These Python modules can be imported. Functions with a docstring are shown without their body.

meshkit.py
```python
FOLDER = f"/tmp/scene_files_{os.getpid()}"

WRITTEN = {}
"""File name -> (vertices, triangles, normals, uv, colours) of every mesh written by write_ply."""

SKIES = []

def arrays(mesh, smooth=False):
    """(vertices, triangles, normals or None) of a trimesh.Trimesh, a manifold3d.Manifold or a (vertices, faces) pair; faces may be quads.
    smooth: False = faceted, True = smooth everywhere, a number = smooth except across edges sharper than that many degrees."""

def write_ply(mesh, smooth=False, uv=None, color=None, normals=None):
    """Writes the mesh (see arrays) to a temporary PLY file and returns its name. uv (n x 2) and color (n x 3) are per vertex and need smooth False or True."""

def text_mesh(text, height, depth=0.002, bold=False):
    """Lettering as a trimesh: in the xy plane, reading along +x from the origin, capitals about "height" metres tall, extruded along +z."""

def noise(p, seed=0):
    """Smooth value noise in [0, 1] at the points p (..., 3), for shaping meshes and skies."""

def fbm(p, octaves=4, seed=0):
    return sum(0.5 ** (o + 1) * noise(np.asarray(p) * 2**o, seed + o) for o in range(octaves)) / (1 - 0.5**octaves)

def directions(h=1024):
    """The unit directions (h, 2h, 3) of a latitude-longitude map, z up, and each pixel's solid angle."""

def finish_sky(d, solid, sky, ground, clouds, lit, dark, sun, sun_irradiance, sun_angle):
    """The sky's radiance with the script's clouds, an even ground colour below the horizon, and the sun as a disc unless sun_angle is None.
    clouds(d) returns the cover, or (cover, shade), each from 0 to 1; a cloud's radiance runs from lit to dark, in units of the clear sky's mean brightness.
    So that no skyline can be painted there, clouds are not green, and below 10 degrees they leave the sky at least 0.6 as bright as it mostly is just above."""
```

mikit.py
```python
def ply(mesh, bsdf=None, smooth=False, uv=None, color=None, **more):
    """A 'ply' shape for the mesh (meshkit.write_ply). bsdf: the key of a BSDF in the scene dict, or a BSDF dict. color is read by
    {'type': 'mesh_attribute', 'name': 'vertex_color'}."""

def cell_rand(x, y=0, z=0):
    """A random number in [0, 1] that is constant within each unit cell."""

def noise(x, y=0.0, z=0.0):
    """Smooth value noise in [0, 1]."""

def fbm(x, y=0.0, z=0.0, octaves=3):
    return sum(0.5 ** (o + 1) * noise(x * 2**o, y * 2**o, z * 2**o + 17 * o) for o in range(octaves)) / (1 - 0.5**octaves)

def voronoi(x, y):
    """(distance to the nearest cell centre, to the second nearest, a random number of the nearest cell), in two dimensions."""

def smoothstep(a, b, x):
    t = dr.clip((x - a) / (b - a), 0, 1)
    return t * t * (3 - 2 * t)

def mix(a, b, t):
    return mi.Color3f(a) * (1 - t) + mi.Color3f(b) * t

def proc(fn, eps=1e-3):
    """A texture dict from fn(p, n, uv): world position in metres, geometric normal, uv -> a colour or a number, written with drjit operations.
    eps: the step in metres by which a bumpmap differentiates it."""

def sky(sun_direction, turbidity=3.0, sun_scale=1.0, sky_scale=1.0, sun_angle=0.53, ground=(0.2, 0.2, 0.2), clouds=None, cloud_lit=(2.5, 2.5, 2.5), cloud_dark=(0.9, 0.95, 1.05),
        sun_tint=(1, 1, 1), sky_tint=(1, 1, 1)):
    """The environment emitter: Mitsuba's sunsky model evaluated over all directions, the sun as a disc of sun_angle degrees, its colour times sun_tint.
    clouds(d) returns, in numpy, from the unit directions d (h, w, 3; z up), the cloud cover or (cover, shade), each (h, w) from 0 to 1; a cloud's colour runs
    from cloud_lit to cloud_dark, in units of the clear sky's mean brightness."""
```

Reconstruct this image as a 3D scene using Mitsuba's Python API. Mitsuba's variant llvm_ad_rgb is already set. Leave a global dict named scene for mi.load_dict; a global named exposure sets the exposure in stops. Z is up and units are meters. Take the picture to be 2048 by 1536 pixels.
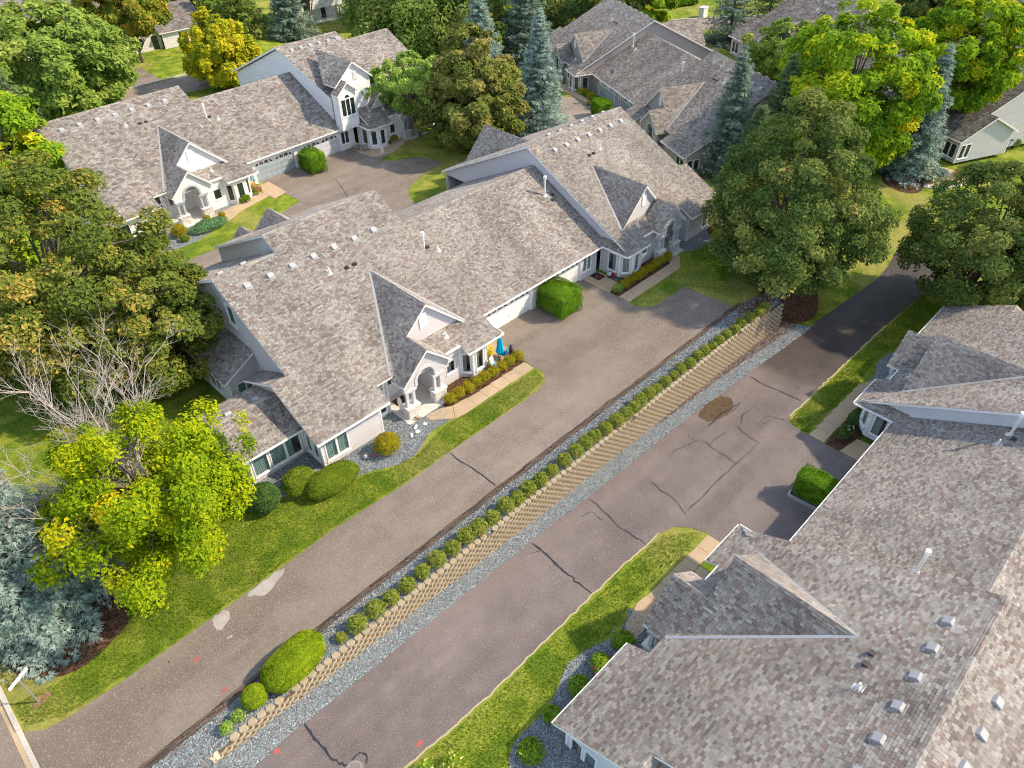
import math
import numpy as np
import shapely
import trimesh
import mitsuba as mi
import mikit
import meshkit
from shapely.geometry import Polygon, box as sbox

T = mi.ScalarTransform4f
scene, labels = {}, {}

# ------------------------------------------------------------------ camera, sky, exposure
CAM = np.array([0.0, 0.0, 33.8])
PITCH, YAW, ROLL, FOCAL = math.radians(-40.7056), math.radians(45.3586), math.radians(-0.8235), 1450.0
fwd = np.array([math.cos(PITCH) * math.cos(YAW), math.cos(PITCH) * math.sin(YAW), math.sin(PITCH)])
rgt = np.cross(fwd, [0, 0, 1]); rgt /= np.linalg.norm(rgt)
upv = -rgt * math.sin(ROLL) + np.cross(rgt, fwd) * math.cos(ROLL)
scene['camera'] = {'type': 'perspective', 'fov': math.degrees(2 * math.atan(1024 / FOCAL)), 'fov_axis': 'x', 'near_clip': 0.5, 'far_clip': 900.0,
                   'to_world': T().look_at(CAM.tolist(), (CAM + fwd).tolist(), upv.tolist())}
scene['daylight'] = mikit.sky([1.0, -0.82, 1.12], turbidity=3.5, sun_angle=2.0, sun_scale=0.8, sky_scale=1.6, sun_tint=(0.98, 1.0, 1.03), sky_tint=(1.02, 1.0, 0.97), clouds=lambda d: (0.45 * np.clip(meshkit.fbm(d * 3.0, 4) * 2.2 - 0.6, 0, 1), 0.2 + 0 * d[..., 0]), ground=(0.15, 0.15, 0.13))
exposure = 2.42

# ------------------------------------------------------------------ naming
taken = set()


def numbered(base):
    k, i = base, 0
    while k in taken:
        i += 1
        k = f'{base}_{i:03d}'
    taken.add(k)
    return k


def thing(name, label, cat, group=None):
    k = numbered(name)
    labels[k] = {'label': label, 'category': cat}
    if group:
        labels[k]['group'] = group
    return k


class MB:
    """collects triangles with one colour per vertex"""

    def __init__(s):
        s.v, s.f, s.c, s.n = [], [], [], 0

    def add(s, v, f, c=(1, 1, 1)):
        v = np.asarray(v, float).reshape(-1, 3)
        f = np.asarray(f, int)
        if f.ndim == 2 and f.shape[1] == 4:
            f = np.vstack([f[:, [0, 1, 2]], f[:, [0, 2, 3]]])
        c = np.asarray(c, float)
        s.v.append(v); s.f.append(f + s.n); s.c.append(np.broadcast_to(c, (len(v), 3)))
        s.n += len(v)
        return s

    def quad(s, a, b, c, d, col=(1, 1, 1)):
        return s.add([a, b, c, d], [[0, 1, 2], [0, 2, 3]], col)

    def box(s, x0, x1, y0, y1, z0, z1, col=(1, 1, 1)):
        v = [(x, y, z) for z in (z0, z1) for y in (y0, y1) for x in (x0, x1)]
        return s.add(v, [[0, 2, 3, 1], [4, 5, 7, 6], [0, 1, 5, 4], [2, 6, 7, 3], [0, 4, 6, 2], [1, 3, 7, 5]], col)

    def bar(s, p, q, w, h, col=(1, 1, 1), upd=(0, 0, 1)):
        """box along p-q, w across, h along upd"""
        p, q = np.asarray(p, float), np.asarray(q, float)
        t = (q - p) / np.linalg.norm(q - p)
        a = np.cross(t, upd); a = a / (np.linalg.norm(a) + 1e-9); b = np.cross(a, t)
        v = [e + a * i * w / 2 + b * j * h / 2 for e in (p, q) for i, j in ((-1, -1), (1, -1), (1, 1), (-1, 1))]
        return s.add(v, [[0, 3, 2, 1], [4, 5, 6, 7], [0, 1, 5, 4], [1, 2, 6, 5], [2, 3, 7, 6], [3, 0, 4, 7]], col)

    def tube(s, pts, rad, sides=8, col=(1, 1, 1), cap=True):
        p = np.asarray(pts, float)
        t = np.gradient(p, axis=0); t /= np.linalg.norm(t, axis=1, keepdims=True) + 1e-12
        a = np.cross(t, np.where(np.abs(t[:, 2:]) < 0.9, [0, 0, 1.0], [1.0, 0, 0])); a /= np.linalg.norm(a, axis=1, keepdims=True) + 1e-12
        b, ang = np.cross(t, a), np.arange(sides) * 2 * np.pi / sides
        r = np.broadcast_to(rad, (len(p),))[:, None, None]
        v = p[:, None] + r * (np.cos(ang)[None, :, None] * a[:, None] + np.sin(ang)[None, :, None] * b[:, None])
        i, j = np.meshgrid(np.arange(len(p) - 1), np.arange(sides), indexing='ij')
        q = np.stack([i * sides + j, i * sides + (j + 1) % sides, (i + 1) * sides + (j + 1) % sides, (i + 1) * sides + j], -1).reshape(-1, 4)
        v = v.reshape(-1, 3)
        f = np.vstack([q[:, [0, 1, 2]], q[:, [0, 2, 3]]])
        if cap:
            e = len(v)
            v = np.vstack([v, p[:1], p[-1:]])
            k = np.arange(sides)
            f = np.vstack([f, np.stack([(k + 1) % sides, k, k * 0 + e], 1), np.stack([e - sides + k, e - sides + (k + 1) % sides, k * 0 + e + 1], 1)])
        return s.add(v, f, col)

    def lathe(s, prof, cx, cy, sides=14, col=(1, 1, 1)):
        """prof: list of (r, z)"""
        return s.tube_profile(prof, cx, cy, sides, col)

    def tube_profile(s, prof, cx, cy, sides, col):
        ang = np.arange(sides) * 2 * np.pi / sides
        v = np.array([[cx + r * math.cos(t), cy + r * math.sin(t), z] for r, z in prof for t in ang])
        n = len(prof)
        i, j = np.meshgrid(np.arange(n - 1), np.arange(sides), indexing='ij')
        q = np.stack([i * sides + j, i * sides + (j + 1) % sides, (i + 1) * sides + (j + 1) % sides, (i + 1) * sides + j], -1).reshape(-1, 4)
        return s.add(v, q, col)

    def prism(s, poly, z0, z1, col=(1, 1, 1)):
        """vertical prism over a plan polygon (shapely)"""
        for g in getattr(poly, 'geoms', [poly]):
            if g.area < 1e-6:
                continue
            m = trimesh.creation.extrude_polygon(g, z1 - z0, engine='earcut')
            s.add(np.array(m.vertices) + [0, 0, z0], m.faces, col)
        return s

    def ico(s, c, r, sub=2, col=(1, 1, 1), noise=0.0, seed=0, freq=2.0):
        m = trimesh.creation.icosphere(sub)
        v = np.array(m.vertices)
        if noise:
            v = v * (1 + noise * (meshkit.noise(v * freq + 5.3 * seed, seed)[:, None] * 2 - 1))
        return s.add(v * np.asarray(r) + np.asarray(c), m.faces, col)

    def get(s):
        return np.vstack(s.v), np.vstack(s.f), np.vstack(s.c)


def put(key, mb, mat, xf=None, smooth=False, label=None, kind=None, cat=None, group=None, number=True):
    v, f, c = mb.get()
    if xf is not None:
        v = v @ xf[:3, :3].T + xf[:3, 3]
        if np.linalg.det(xf[:3, :3]) < 0:
            f = f[:, ::-1]
    k = numbered(key) if number else key
    scene[k] = mikit.ply((v, f), mat, smooth=smooth is True, uv=packed(c))
    lab = {}
    if label: lab['label'] = label
    if cat: lab['category'] = cat
    if group: lab['group'] = group
    if kind: lab['kind'] = kind
    if lab: labels[k] = lab
    return k


def M4(rot=0.0, t=(0, 0, 0), s=(1, 1, 1)):
    m = np.eye(4)
    a = math.radians(rot)
    m[:3, :3] = np.array([[math.cos(a), -math.sin(a), 0], [math.sin(a), math.cos(a), 0], [0, 0, 1]]) @ np.diag(s)
    m[:3, 3] = t
    return m


# ------------------------------------------------------------------ materials
import drjit as dr


def f_packed(p, n, uv):
    a = dr.floor(uv.x)
    return mi.Color3f(a / 1023, (uv.x - a - 0.01) / 0.98, uv.y)


VC = mikit.proc(f_packed)


def packed(c):
    """a piece's own colour, carried in its texture coordinates"""
    c = np.clip(c, 0, 1)
    return np.column_stack([np.round(c[:, 0] * 1023) + 0.01 + 0.98 * c[:, 1], c[:, 2]])



def mat(name, color=VC, rough=0.7, metallic=0.0, spec=0.5, bump=None, clear=0.0):
    b = {'type': 'principled', 'base_color': color if isinstance(color, dict) else {'type': 'rgb', 'value': list(color)}, 'roughness': rough, 'metallic': metallic, 'specular': spec}
    if clear:
        b['clearcoat'] = clear
    if bump:
        b = {'type': 'bumpmap', 'tex': bump[0], 'scale': bump[1], 'bsdf': b}
    scene[name] = {'type': 'twosided', 'bsdf': b}
    return name


fb, ns, mix, sst = mikit.fbm, mikit.noise, mikit.mix, mikit.smoothstep
mat('mat_paint', VC, 0.55)                     # painted boards and trim
mat('mat_matte', VC, 0.9, spec=0.25)           # stone, concrete pieces, bark
mat('mat_metal', VC, 0.35, metallic=0.6)
mat('mat_gloss', VC, 0.25)
mat('mat_dark_pane', VC, 0.04, spec=0.8)


def vcol(p, n, uv):
    return mi.Color3f(1)


scene['mat_leaf'] = {'type': 'principledthin', 'base_color': VC, 'roughness': 0.55, 'diff_trans': 0.7, 'spec_trans': 0.0}
scene['mat_pane'] = {'type': 'thindielectric', 'int_ior': 1.5}


def f_lawn(p, n, uv):
    a = fb(p.x * 0.22, p.y * 0.22, 3.0, octaves=4)
    b = fb(p.x * 1.1 + 9, p.y * 1.1, 1.0, octaves=4)
    c = ns(p.x * 9, p.y * 9, 0)
    d = ns(p.x * 31, p.y * 31, 2)
    g = mix((0.105, 0.165, 0.016), (0.205, 0.250, 0.028), sst(0.3, 0.7, b))
    g = mix(g, (0.30, 0.26, 0.085), sst(0.46, 0.74, a) * 0.6 + sst(0.58, 0.85, b) * 0.3)
    return g * (0.62 + 0.38 * c + 0.38 * d)


mat('mat_lawn', mikit.proc(f_lawn), 0.95, spec=0.1, bump=(mikit.proc(lambda p, n, uv: ns(p.x * 14, p.y * 14, 0) + 0.6 * ns(p.x * 33, p.y * 33, 0), 0.01), 0.02))


def asphalt(c1, c2, warm, shade_damp=False):
    def fn(p, n, uv):
        big = fb(p.x * 0.16, p.y * 0.34, 1.5, octaves=4)
        mid = fb(p.x * 1.3, p.y * 1.3, 7.0, octaves=3)
        tracks = fb(p.x * 0.05, p.y * 1.15, 4.0, octaves=3)
        s1 = mikit.cell_rand(p.x * 42, p.y * 42, 0)
        s2 = mikit.cell_rand(p.x * 21 + 50, p.y * 21, 0)
        c = mix(c1, c2, sst(0.3, 0.72, 0.45 * big + 0.25 * mid + 0.3 * tracks))
        c = c * (0.78 + 0.4 * s1) * (0.84 + 0.32 * fb(p.x * 0.09 + 3, p.y * 0.5, 2.0, octaves=5))
        c = mix(c, warm, sst(0.90, 0.93, s2) * 0.75)
        c = mix(c, (0.42, 0.40, 0.37), sst(0.955, 0.965, s1) * 0.35)
        if not shade_damp:
            return c
        # tree shade and wet asphalt painted into the colour, low end beyond the wall
        e = p.x + 1.1 * (p.y - 15.0) * 0.35 + 5.0 * (fb(p.x * 0.35, p.y * 0.35, 9.0, octaves=4) - 0.5)
        return c * (1 - 0.62 * sst(42.5, 47.5, e))
    return fn


AB = (mikit.proc(lambda p, n, uv: mikit.cell_rand(p.x * 30, p.y * 30, 0), 0.015), 0.006)
mat('mat_asphalt_upper', mikit.proc(asphalt((0.160, 0.130, 0.106), (0.235, 0.198, 0.166), (0.31, 0.255, 0.20))), 0.85, spec=0.3, bump=AB)
mat('mat_asphalt_lower', mikit.proc(asphalt((0.118, 0.098, 0.093), (0.185, 0.156, 0.148), (0.22, 0.12, 0.10), True)), 0.62, spec=0.4, bump=AB)
mat('mat_asphalt_street', mikit.proc(asphalt((0.20, 0.165, 0.135), (0.27, 0.225, 0.185), (0.30, 0.25, 0.2))), 0.85, spec=0.3, bump=AB)


def f_rock(p, n, uv):
    f, s, r = mikit.voronoi(p.x * 14, p.y * 14)
    c = mix((0.10, 0.125, 0.14), (0.33, 0.385, 0.40), r)
    c = mix(c, (0.30, 0.20, 0.17), sst(0.9, 0.93, r))
    return c * (0.35 + 0.65 * sst(0.02, 0.25, s - f))


mat('mat_gravel', mikit.proc(f_rock), 0.9)


def f_mulch(p, n, uv):
    a = fb(p.x * 9, p.y * 22, 0, octaves=3)
    return mix((0.035, 0.022, 0.016), (0.16, 0.085, 0.05), sst(0.3, 0.75, a))


mat('mat_mulch', mikit.proc(f_mulch), 0.95, spec=0.1)


def f_conc(c):
    def fn(p, n, uv):
        a = fb(p.x * 0.9, p.y * 0.9, p.z, octaves=4)
        s = mikit.cell_rand(p.x * 42, p.y * 42, 0)
        return mix([x * 0.78 for x in c], [min(1, x * 1.15) for x in c], a) * (0.88 + 0.24 * s)
    return fn


mat('mat_walk', mikit.proc(f_conc((0.46, 0.345, 0.225))), 0.85, spec=0.3)
mat('mat_concrete', mikit.proc(f_conc((0.50, 0.47, 0.42))), 0.85, spec=0.3)


def f_block(p, n, uv):
    a = fb(p.x * 5, p.y * 5, p.z * 5, octaves=4)
    b = ns(p.x * 38, p.y * 38, p.z * 38)
    return mix((0.29, 0.235, 0.155), (0.50, 0.425, 0.31), a * 0.65 + b * 0.35) * f_packed(p, n, uv)


mat('mat_block', mikit.proc(f_block), 0.95, spec=0.15)


def f_timber(p, n, uv):
    a = fb(p.x * 1.5, p.y * 40, p.z * 40, octaves=3)
    return mix((0.045, 0.035, 0.03), (0.17, 0.125, 0.095), sst(0.3, 0.75, a))


mat('mat_timber', mikit.proc(f_timber), 0.95, spec=0.15)


def f_bark(p, n, uv):
    a = fb(p.x * 14, p.y * 14, p.z * 3, octaves=3)
    return mix((0.07, 0.055, 0.045), (0.23, 0.19, 0.16), a)


mat('mat_bark', mikit.proc(f_bark), 0.95, spec=0.15)


# ------------------------------------------------------------------ terrain
def ss(a, b, x):
    t = np.clip((np.asarray(x, float) - a) / (b - a), 0, 1)
    return t * t * (3 - 2 * t)


def zl(x):
    return np.interp(x, [-14, -6, 0, 11, 20, 30, 38, 50, 62], [-.1, -.3, -.55, -1.2, -1.7, -2.0, -2.2, -2.5, -2.7])


def zg(x, y):
    up = -2.2 * ss(56, 72, x)
    lo = np.minimum(zl(x), up)
    w = .06 + ss(51, 60, x) * 8 + ss(-1, -8, x) * 4
    yc = 19.6 + ss(51, 60, x) * 4
    t = ss(-1, 1, (np.asarray(y, float) - yc) / w)
    return lo + (up - lo) * t


XS = np.unique(np.concatenate([np.arange(-60, -12, 4.), np.arange(-12, 70, 1.), np.arange(70, 260.1, 5.)]))
YS = np.unique(np.concatenate([np.arange(-60, -8, 4.), np.arange(-8, 19.1, 1.), [19.5, 19.54, 19.6, 19.66, 19.7], np.arange(20, 40, 1.), np.arange(40, 260.1, 4.)]))


def sheet(poly, off, mb, col=(1, 1, 1), xs=XS, ys=YS):
    """the plan polygon laid on the terrain, OFF above it"""
    if not isinstance(poly, (Polygon, shapely.MultiPolygon)):
        poly = Polygon(poly)
    poly = poly.buffer(0)
    for P in getattr(poly, 'geoms', [poly]):
        x0, y0, x1, y1 = P.bounds
        xa = xs[(xs > x0) & (xs < x1)]; ya = ys[(ys > y0) & (ys < y1)]
        xa = np.concatenate([[x0], xa, [x1]]); ya = np.concatenate([[y0], ya, [y1]])
        gx, gy = np.meshgrid(np.arange(len(xa) - 1), np.arange(len(ya) - 1), indexing='ij')
        cells = shapely.box(xa[gx], ya[gy], xa[gx + 1], ya[gy + 1]).ravel()
        shapely.prepare(P)
        inside = shapely.contains(P, cells)
        for i, cbox in enumerate(cells):
            if inside[i]:
                a, b, c, d = cbox.bounds
                v = np.array([[a, b], [c, b], [c, d], [a, d]]); f = [[0, 1, 2], [0, 2, 3]]
            else:
                q = P.intersection(cbox)
                vs, fs, n = [], [], 0
                for g in getattr(q, 'geoms', [q]):
                    if g.geom_type != 'Polygon' or g.area < 1e-5:
                        continue
                    vv, ff = trimesh.creation.triangulate_polygon(g, engine='earcut')
                    vs.append(vv); fs.append(np.asarray(ff) + n); n += len(vv)
                if not vs:
                    continue
                v, f = np.vstack(vs), np.vstack(fs)
            mb.add(np.column_stack([v, zg(v[:, 0], v[:, 1]) + off]), f, col)
    return mb


def smooth_poly(pts, n=3):
    """Chaikin corner cutting of a closed outline"""
    p = np.asarray(pts, float)
    for _ in range(n):
        q = np.roll(p, -1, 0)
        p = np.stack([0.75 * p + 0.25 * q, 0.25 * p + 0.75 * q], 1).reshape(-1, 2)
    return p

# ------------------------------------------------------------------ houses
SH = np.array([(0.355, 0.33, 0.298), (0.30, 0.275, 0.245), (0.26, 0.235, 0.212), (0.225, 0.186, 0.168), (0.19, 0.156, 0.145), (0.32, 0.31, 0.288), (0.265, 0.205, 0.18)])
SHW = np.array([0.17, 0.22, 0.2, 0.13, 0.08, 0.13, 0.07])
WHITE = (0.78, 0.77, 0.76)


def poly_xy(pts):
    p = Polygon(pts)
    return p if p.exterior.is_ccw else Polygon(list(p.exterior.coords)[::-1])


class House:
    def __init__(s, key, xf, siding=(0.53, 0.505, 0.515), trim=WHITE, column=(0.55, 0.55, 0.57), tone=1.0, seed=1, near=True, expo=0.14, keep=None):
        s.k, s.xf, s.siding, s.trim, s.column, s.tone, s.near, s.expo = key, xf, siding, trim, column, tone, near, expo
        s.rng = np.random.default_rng(seed)
        s.roof = numbered(key + '__roof')
        s.deck, s.shing, s.valley = MB(), MB(), MB()
        s.caps, s.gut, s.fascia, s.single = [], MB(), MB(), []
        s.U = np.eye(4)

    def m(s):
        return s.xf @ s.U

    def sub(s, U):
        s.U = U

    def part(s, name, mb, mat_, label=None, smooth=False, kind=None, parent=None):
        return put((parent or s.k) + '__' + name, mb, mat_, s.m(), smooth=smooth, label=label, kind=kind)

    # ---- roof plane: plan polygon, Z = a + b X + c Y
    def plane(s, pts, abc, thick=0.17, single=None):
        P = poly_xy(pts)
        a, b, c = abc
        xy = np.array(P.exterior.coords)[:-1]
        z = a + xy @ [b, c]
        vv, ff = trimesh.creation.triangulate_polygon(P, engine='earcut')
        zz = a + vv @ [b, c]
        D = MB()
        D.add(np.column_stack([vv, zz]), ff, (0.05, 0.047, 0.045))
        D.add(np.column_stack([vv, zz - thick]), np.asarray(ff)[:, ::-1], s.trim)
        n = len(xy)
        i = np.arange(n)
        D.add(np.vstack([np.column_stack([xy, z]), np.column_stack([xy, z - thick])]), np.stack([i, i + n, (i + 1) % n + n, (i + 1) % n], 1), s.trim)
        v, f, col = D.get()
        s.deck.add(v @ s.U[:3, :3].T + s.U[:3, 3], f, col)
        # shingles
        g = np.array([b, c]); sl = np.linalg.norm(g)
        if sl < 1e-6:
            return
        up2 = g / sl                                   # plan direction up the slope
        e2 = np.array([up2[1], -up2[0]])
        L = math.sqrt(1 + sl * sl)
        nrm = np.array([-b, -c, 1.0]) / L
        U_, V_ = xy @ e2, (xy @ up2) * L
        ex, rng = s.expo, s.rng
        v0, v1, u0, u1 = V_.min() - 0.03, V_.max(), U_.min(), U_.max()
        quads, cols = [], []
        k = ex / 0.14
        ph = rng.uniform(0, 50, 2)
        for r in range(int((v1 - v0) / ex) + 1):
            va = v0 + r * ex
            w = rng.choice([0.17, 0.21, 0.25, 0.30], size=int((u1 - u0) / (0.15 * k)) + 4) * k
            us = u0 - rng.uniform(0, 0.4) + np.concatenate([[0], np.cumsum(w)])
            us = us[us < u1 + 0.5]
            quads.append(np.stack([us[:-1], us[1:], np.full(len(us) - 1, va), np.full(len(us) - 1, va + ex * 1.06)], 1))
        q = np.vstack(quads)
        n = len(q)
        t = rng.choice(len(SH), n, p=SHW)
        # blotches of one tone, as bundles are laid, and weathering
        cu, cv = (q[:, 0] + q[:, 1]) / 2, q[:, 2]
        blot = meshkit.noise(np.column_stack([cu * 1.1 + ph[0], cv * 1.6 + ph[1], cu * 0]), 3)
        wea = meshkit.fbm(np.column_stack([cu * 0.55 + ph[1], cv * 0.16 + ph[0], cu * 0]), 3, 5)
        col = SH[t] * (0.90 + 0.14 * (blot - 0.5) + 0.55 * (wea - 0.5))[:, None] * rng.uniform(0.86, 1.14, (n, 1)) * s.tone
        shapely.prepare(P)
        gap = 0.008
        lift = 0.022 + 0.014 * rng.random(n)
        ua, ub, va, vb = q[:, 0] + gap, q[:, 1] - gap, q[:, 2], q[:, 3]

        def plan(u, v):
            return u[:, None] * e2 + (v / L)[:, None] * up2
        cs = [plan(ua, va), plan(ub, va), plan(ub, vb), plan(ua, vb)]
        ins = [shapely.contains_xy(P, cc[:, 0], cc[:, 1]) for cc in cs]
        cen = plan((ua + ub) / 2, (va + vb) / 2)
        cin = shapely.contains_xy(P, cen[:, 0], cen[:, 1])
        full = ins[0] & ins[1] & ins[2] & ins[3]
        low = (~full) & ins[2] & ins[3] & cin           # the first course hangs over the eave
        full |= low
        part = (~full) & (ins[0] | ins[1] | ins[2] | ins[3] | cin)

        def to3(xy_, h):
            return np.column_stack([xy_, a + xy_ @ [b, c]]) + np.asarray(h)[:, None] * nrm
        i = np.nonzero(full)[0]
        A, B, C, D_ = (to3(cs[0][i], lift[i]), to3(cs[1][i], lift[i]), to3(cs[2][i], i * 0 + 0.003), to3(cs[3][i], i * 0 + 0.003))
        A0, B0 = to3(cs[0][i], i * 0 - 0.004), to3(cs[1][i], i * 0 - 0.004)
        m = len(i)
        V = np.stack([A, B, C, D_, A0, B0], 1).reshape(-1, 3)
        o = (np.arange(m) * 6)[:, None]
        F = np.vstack([o + [0, 1, 2], o + [0, 2, 3], o + [4, 5, 1], o + [4, 1, 0]])
        Uv = V @ s.U[:3, :3].T + s.U[:3, 3]
        fc = np.repeat(col[i], 6, 0).reshape(-1, 6, 3).copy()
        if single:
            # the largest in view are pieces of their own
            wv = Uv.reshape(-1, 6, 3)
            s.single.append((wv, fc))
        else:
            s.shing.add(Uv, F, fc.reshape(-1, 3))
        for j in np.nonzero(part)[0]:
            qd = Polygon([cs[0][j], cs[1][j], cs[2][j], cs[3][j]]).intersection(P)
            if qd.geom_type != 'Polygon' or qd.area < 1e-4:
                continue
            x = np.array(qd.exterior.coords)[:-1]
            fr = ((x @ up2) * L - va[j]) / (vb[j] - va[j])
            p3 = to3(x, lift[j] * (1 - fr) + 0.003 * fr)
            s.shing.add(p3 @ s.U[:3, :3].T + s.U[:3, 3], [[0, k2, k2 + 1] for k2 in range(1, len(x) - 1)], col[j])

    def ridge(s, p, q, d1, d2, own=False, step=0.19):
        """ridge cap pieces from p to q; d1, d2: drop per metre to the right and to the left"""
        p, q = np.asarray(p, float), np.asarray(q, float)
        Lr = np.linalg.norm(q - p); t = (q - p) / Lr
        sd = np.cross(t, [0, 0, 1]); sd /= np.linalg.norm(sd)
        w = 0.15
        for i in range(int(Lr / step)):
            a, b = p + t * i * step, p + t * (i * step + step * 1.25)
            h0, h1 = 0.035, 0.020
            col = SH[s.rng.choice(len(SH), p=SHW)] * s.rng.uniform(0.8, 1.1) * s.tone
            mb = MB()
            A = [a + sd * w - [0, 0, d1 * w - h0 + .01], a + [0, 0, h0], a - sd * w - [0, 0, d2 * w - h0 + .01]]
            B = [b + sd * w - [0, 0, d1 * w - h1 + .01], b + [0, 0, h1], b - sd * w - [0, 0, d2 * w - h1 + .01]]
            A2 = [x - [0, 0, 0.03] for x in A]
            mb.add(A + B + A2, [[0, 1, 4, 3], [1, 2, 5, 4], [6, 7, 1, 0], [7, 8, 2, 1]], col)
            v, f, c = mb.get()
            v = v @ s.U[:3, :3].T + s.U[:3, 3]
            s.caps.append((v, f, c, own))

    def gutter(s, p, q):
        s.part('gutter', MB().bar(p, q, 0.11, 0.11, s.trim), 'mat_paint')

    def flash(s, p, q, w=0.16, col=(0.55, 0.53, 0.5)):
        mb = MB().bar(p, q, w, 0.03, col)
        v, f, c = mb.get()
        s.valley.add(v @ s.U[:3, :3].T + s.U[:3, 3], f, c)

    def finish(s):
        s.U = np.eye(4)
        put(s.roof, s.deck, 'mat_paint', s.xf, number=False)
        if s.single:
            W = np.vstack([a for a, b in s.single]); Cc = np.vstack([b for a, b in s.single])
            ctr = W.mean(1) @ s.xf[:3, :3].T + s.xf[:3, 3]
            # those that show: in front of the camera, inside the frame, nearest first
            d = ctr - CAM
            zc = d @ fwd; uu = d @ rgt / zc * FOCAL; vv_ = -(d @ upv) / zc * FOCAL
            ok = (np.abs(uu) < 1000) & (np.abs(vv_) < 745)
            order = np.argsort(np.where(ok, zc, 1e9))[:300]
            pick = np.zeros(len(W), bool); pick[order] = True
            f6 = np.array([[0, 1, 2], [0, 2, 3], [4, 5, 1], [4, 1, 0], [0, 3, 4], [1, 5, 2]])
            for i in np.nonzero(pick)[0]:
                put(s.roof + '__shingle', MB().add(W[i], f6, Cc[i]), 'mat_matte', s.xf)
            i = np.nonzero(~pick)[0]
            o = (np.arange(len(i)) * 6)[:, None]
            s.shing.add(W[i].reshape(-1, 3), np.vstack([o + r for r in f6]), Cc[i].reshape(-1, 3))
        put(s.roof + '__shingles', s.shing, 'mat_matte', s.xf, kind='stuff')
        rest = MB()
        for v, f, c, own in s.caps:
            if own:
                put(s.roof + '__ridge_cap', MB().add(v, f, c), 'mat_matte', s.xf)
            else:
                rest.add(v, f, c)
        if rest.n:
            put(s.roof + '__ridge_caps', rest, 'mat_matte', s.xf, kind='stuff')
        if s.valley.n:
            put(s.roof + '__valley_flashing', s.valley, 'mat_metal', s.xf)

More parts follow.
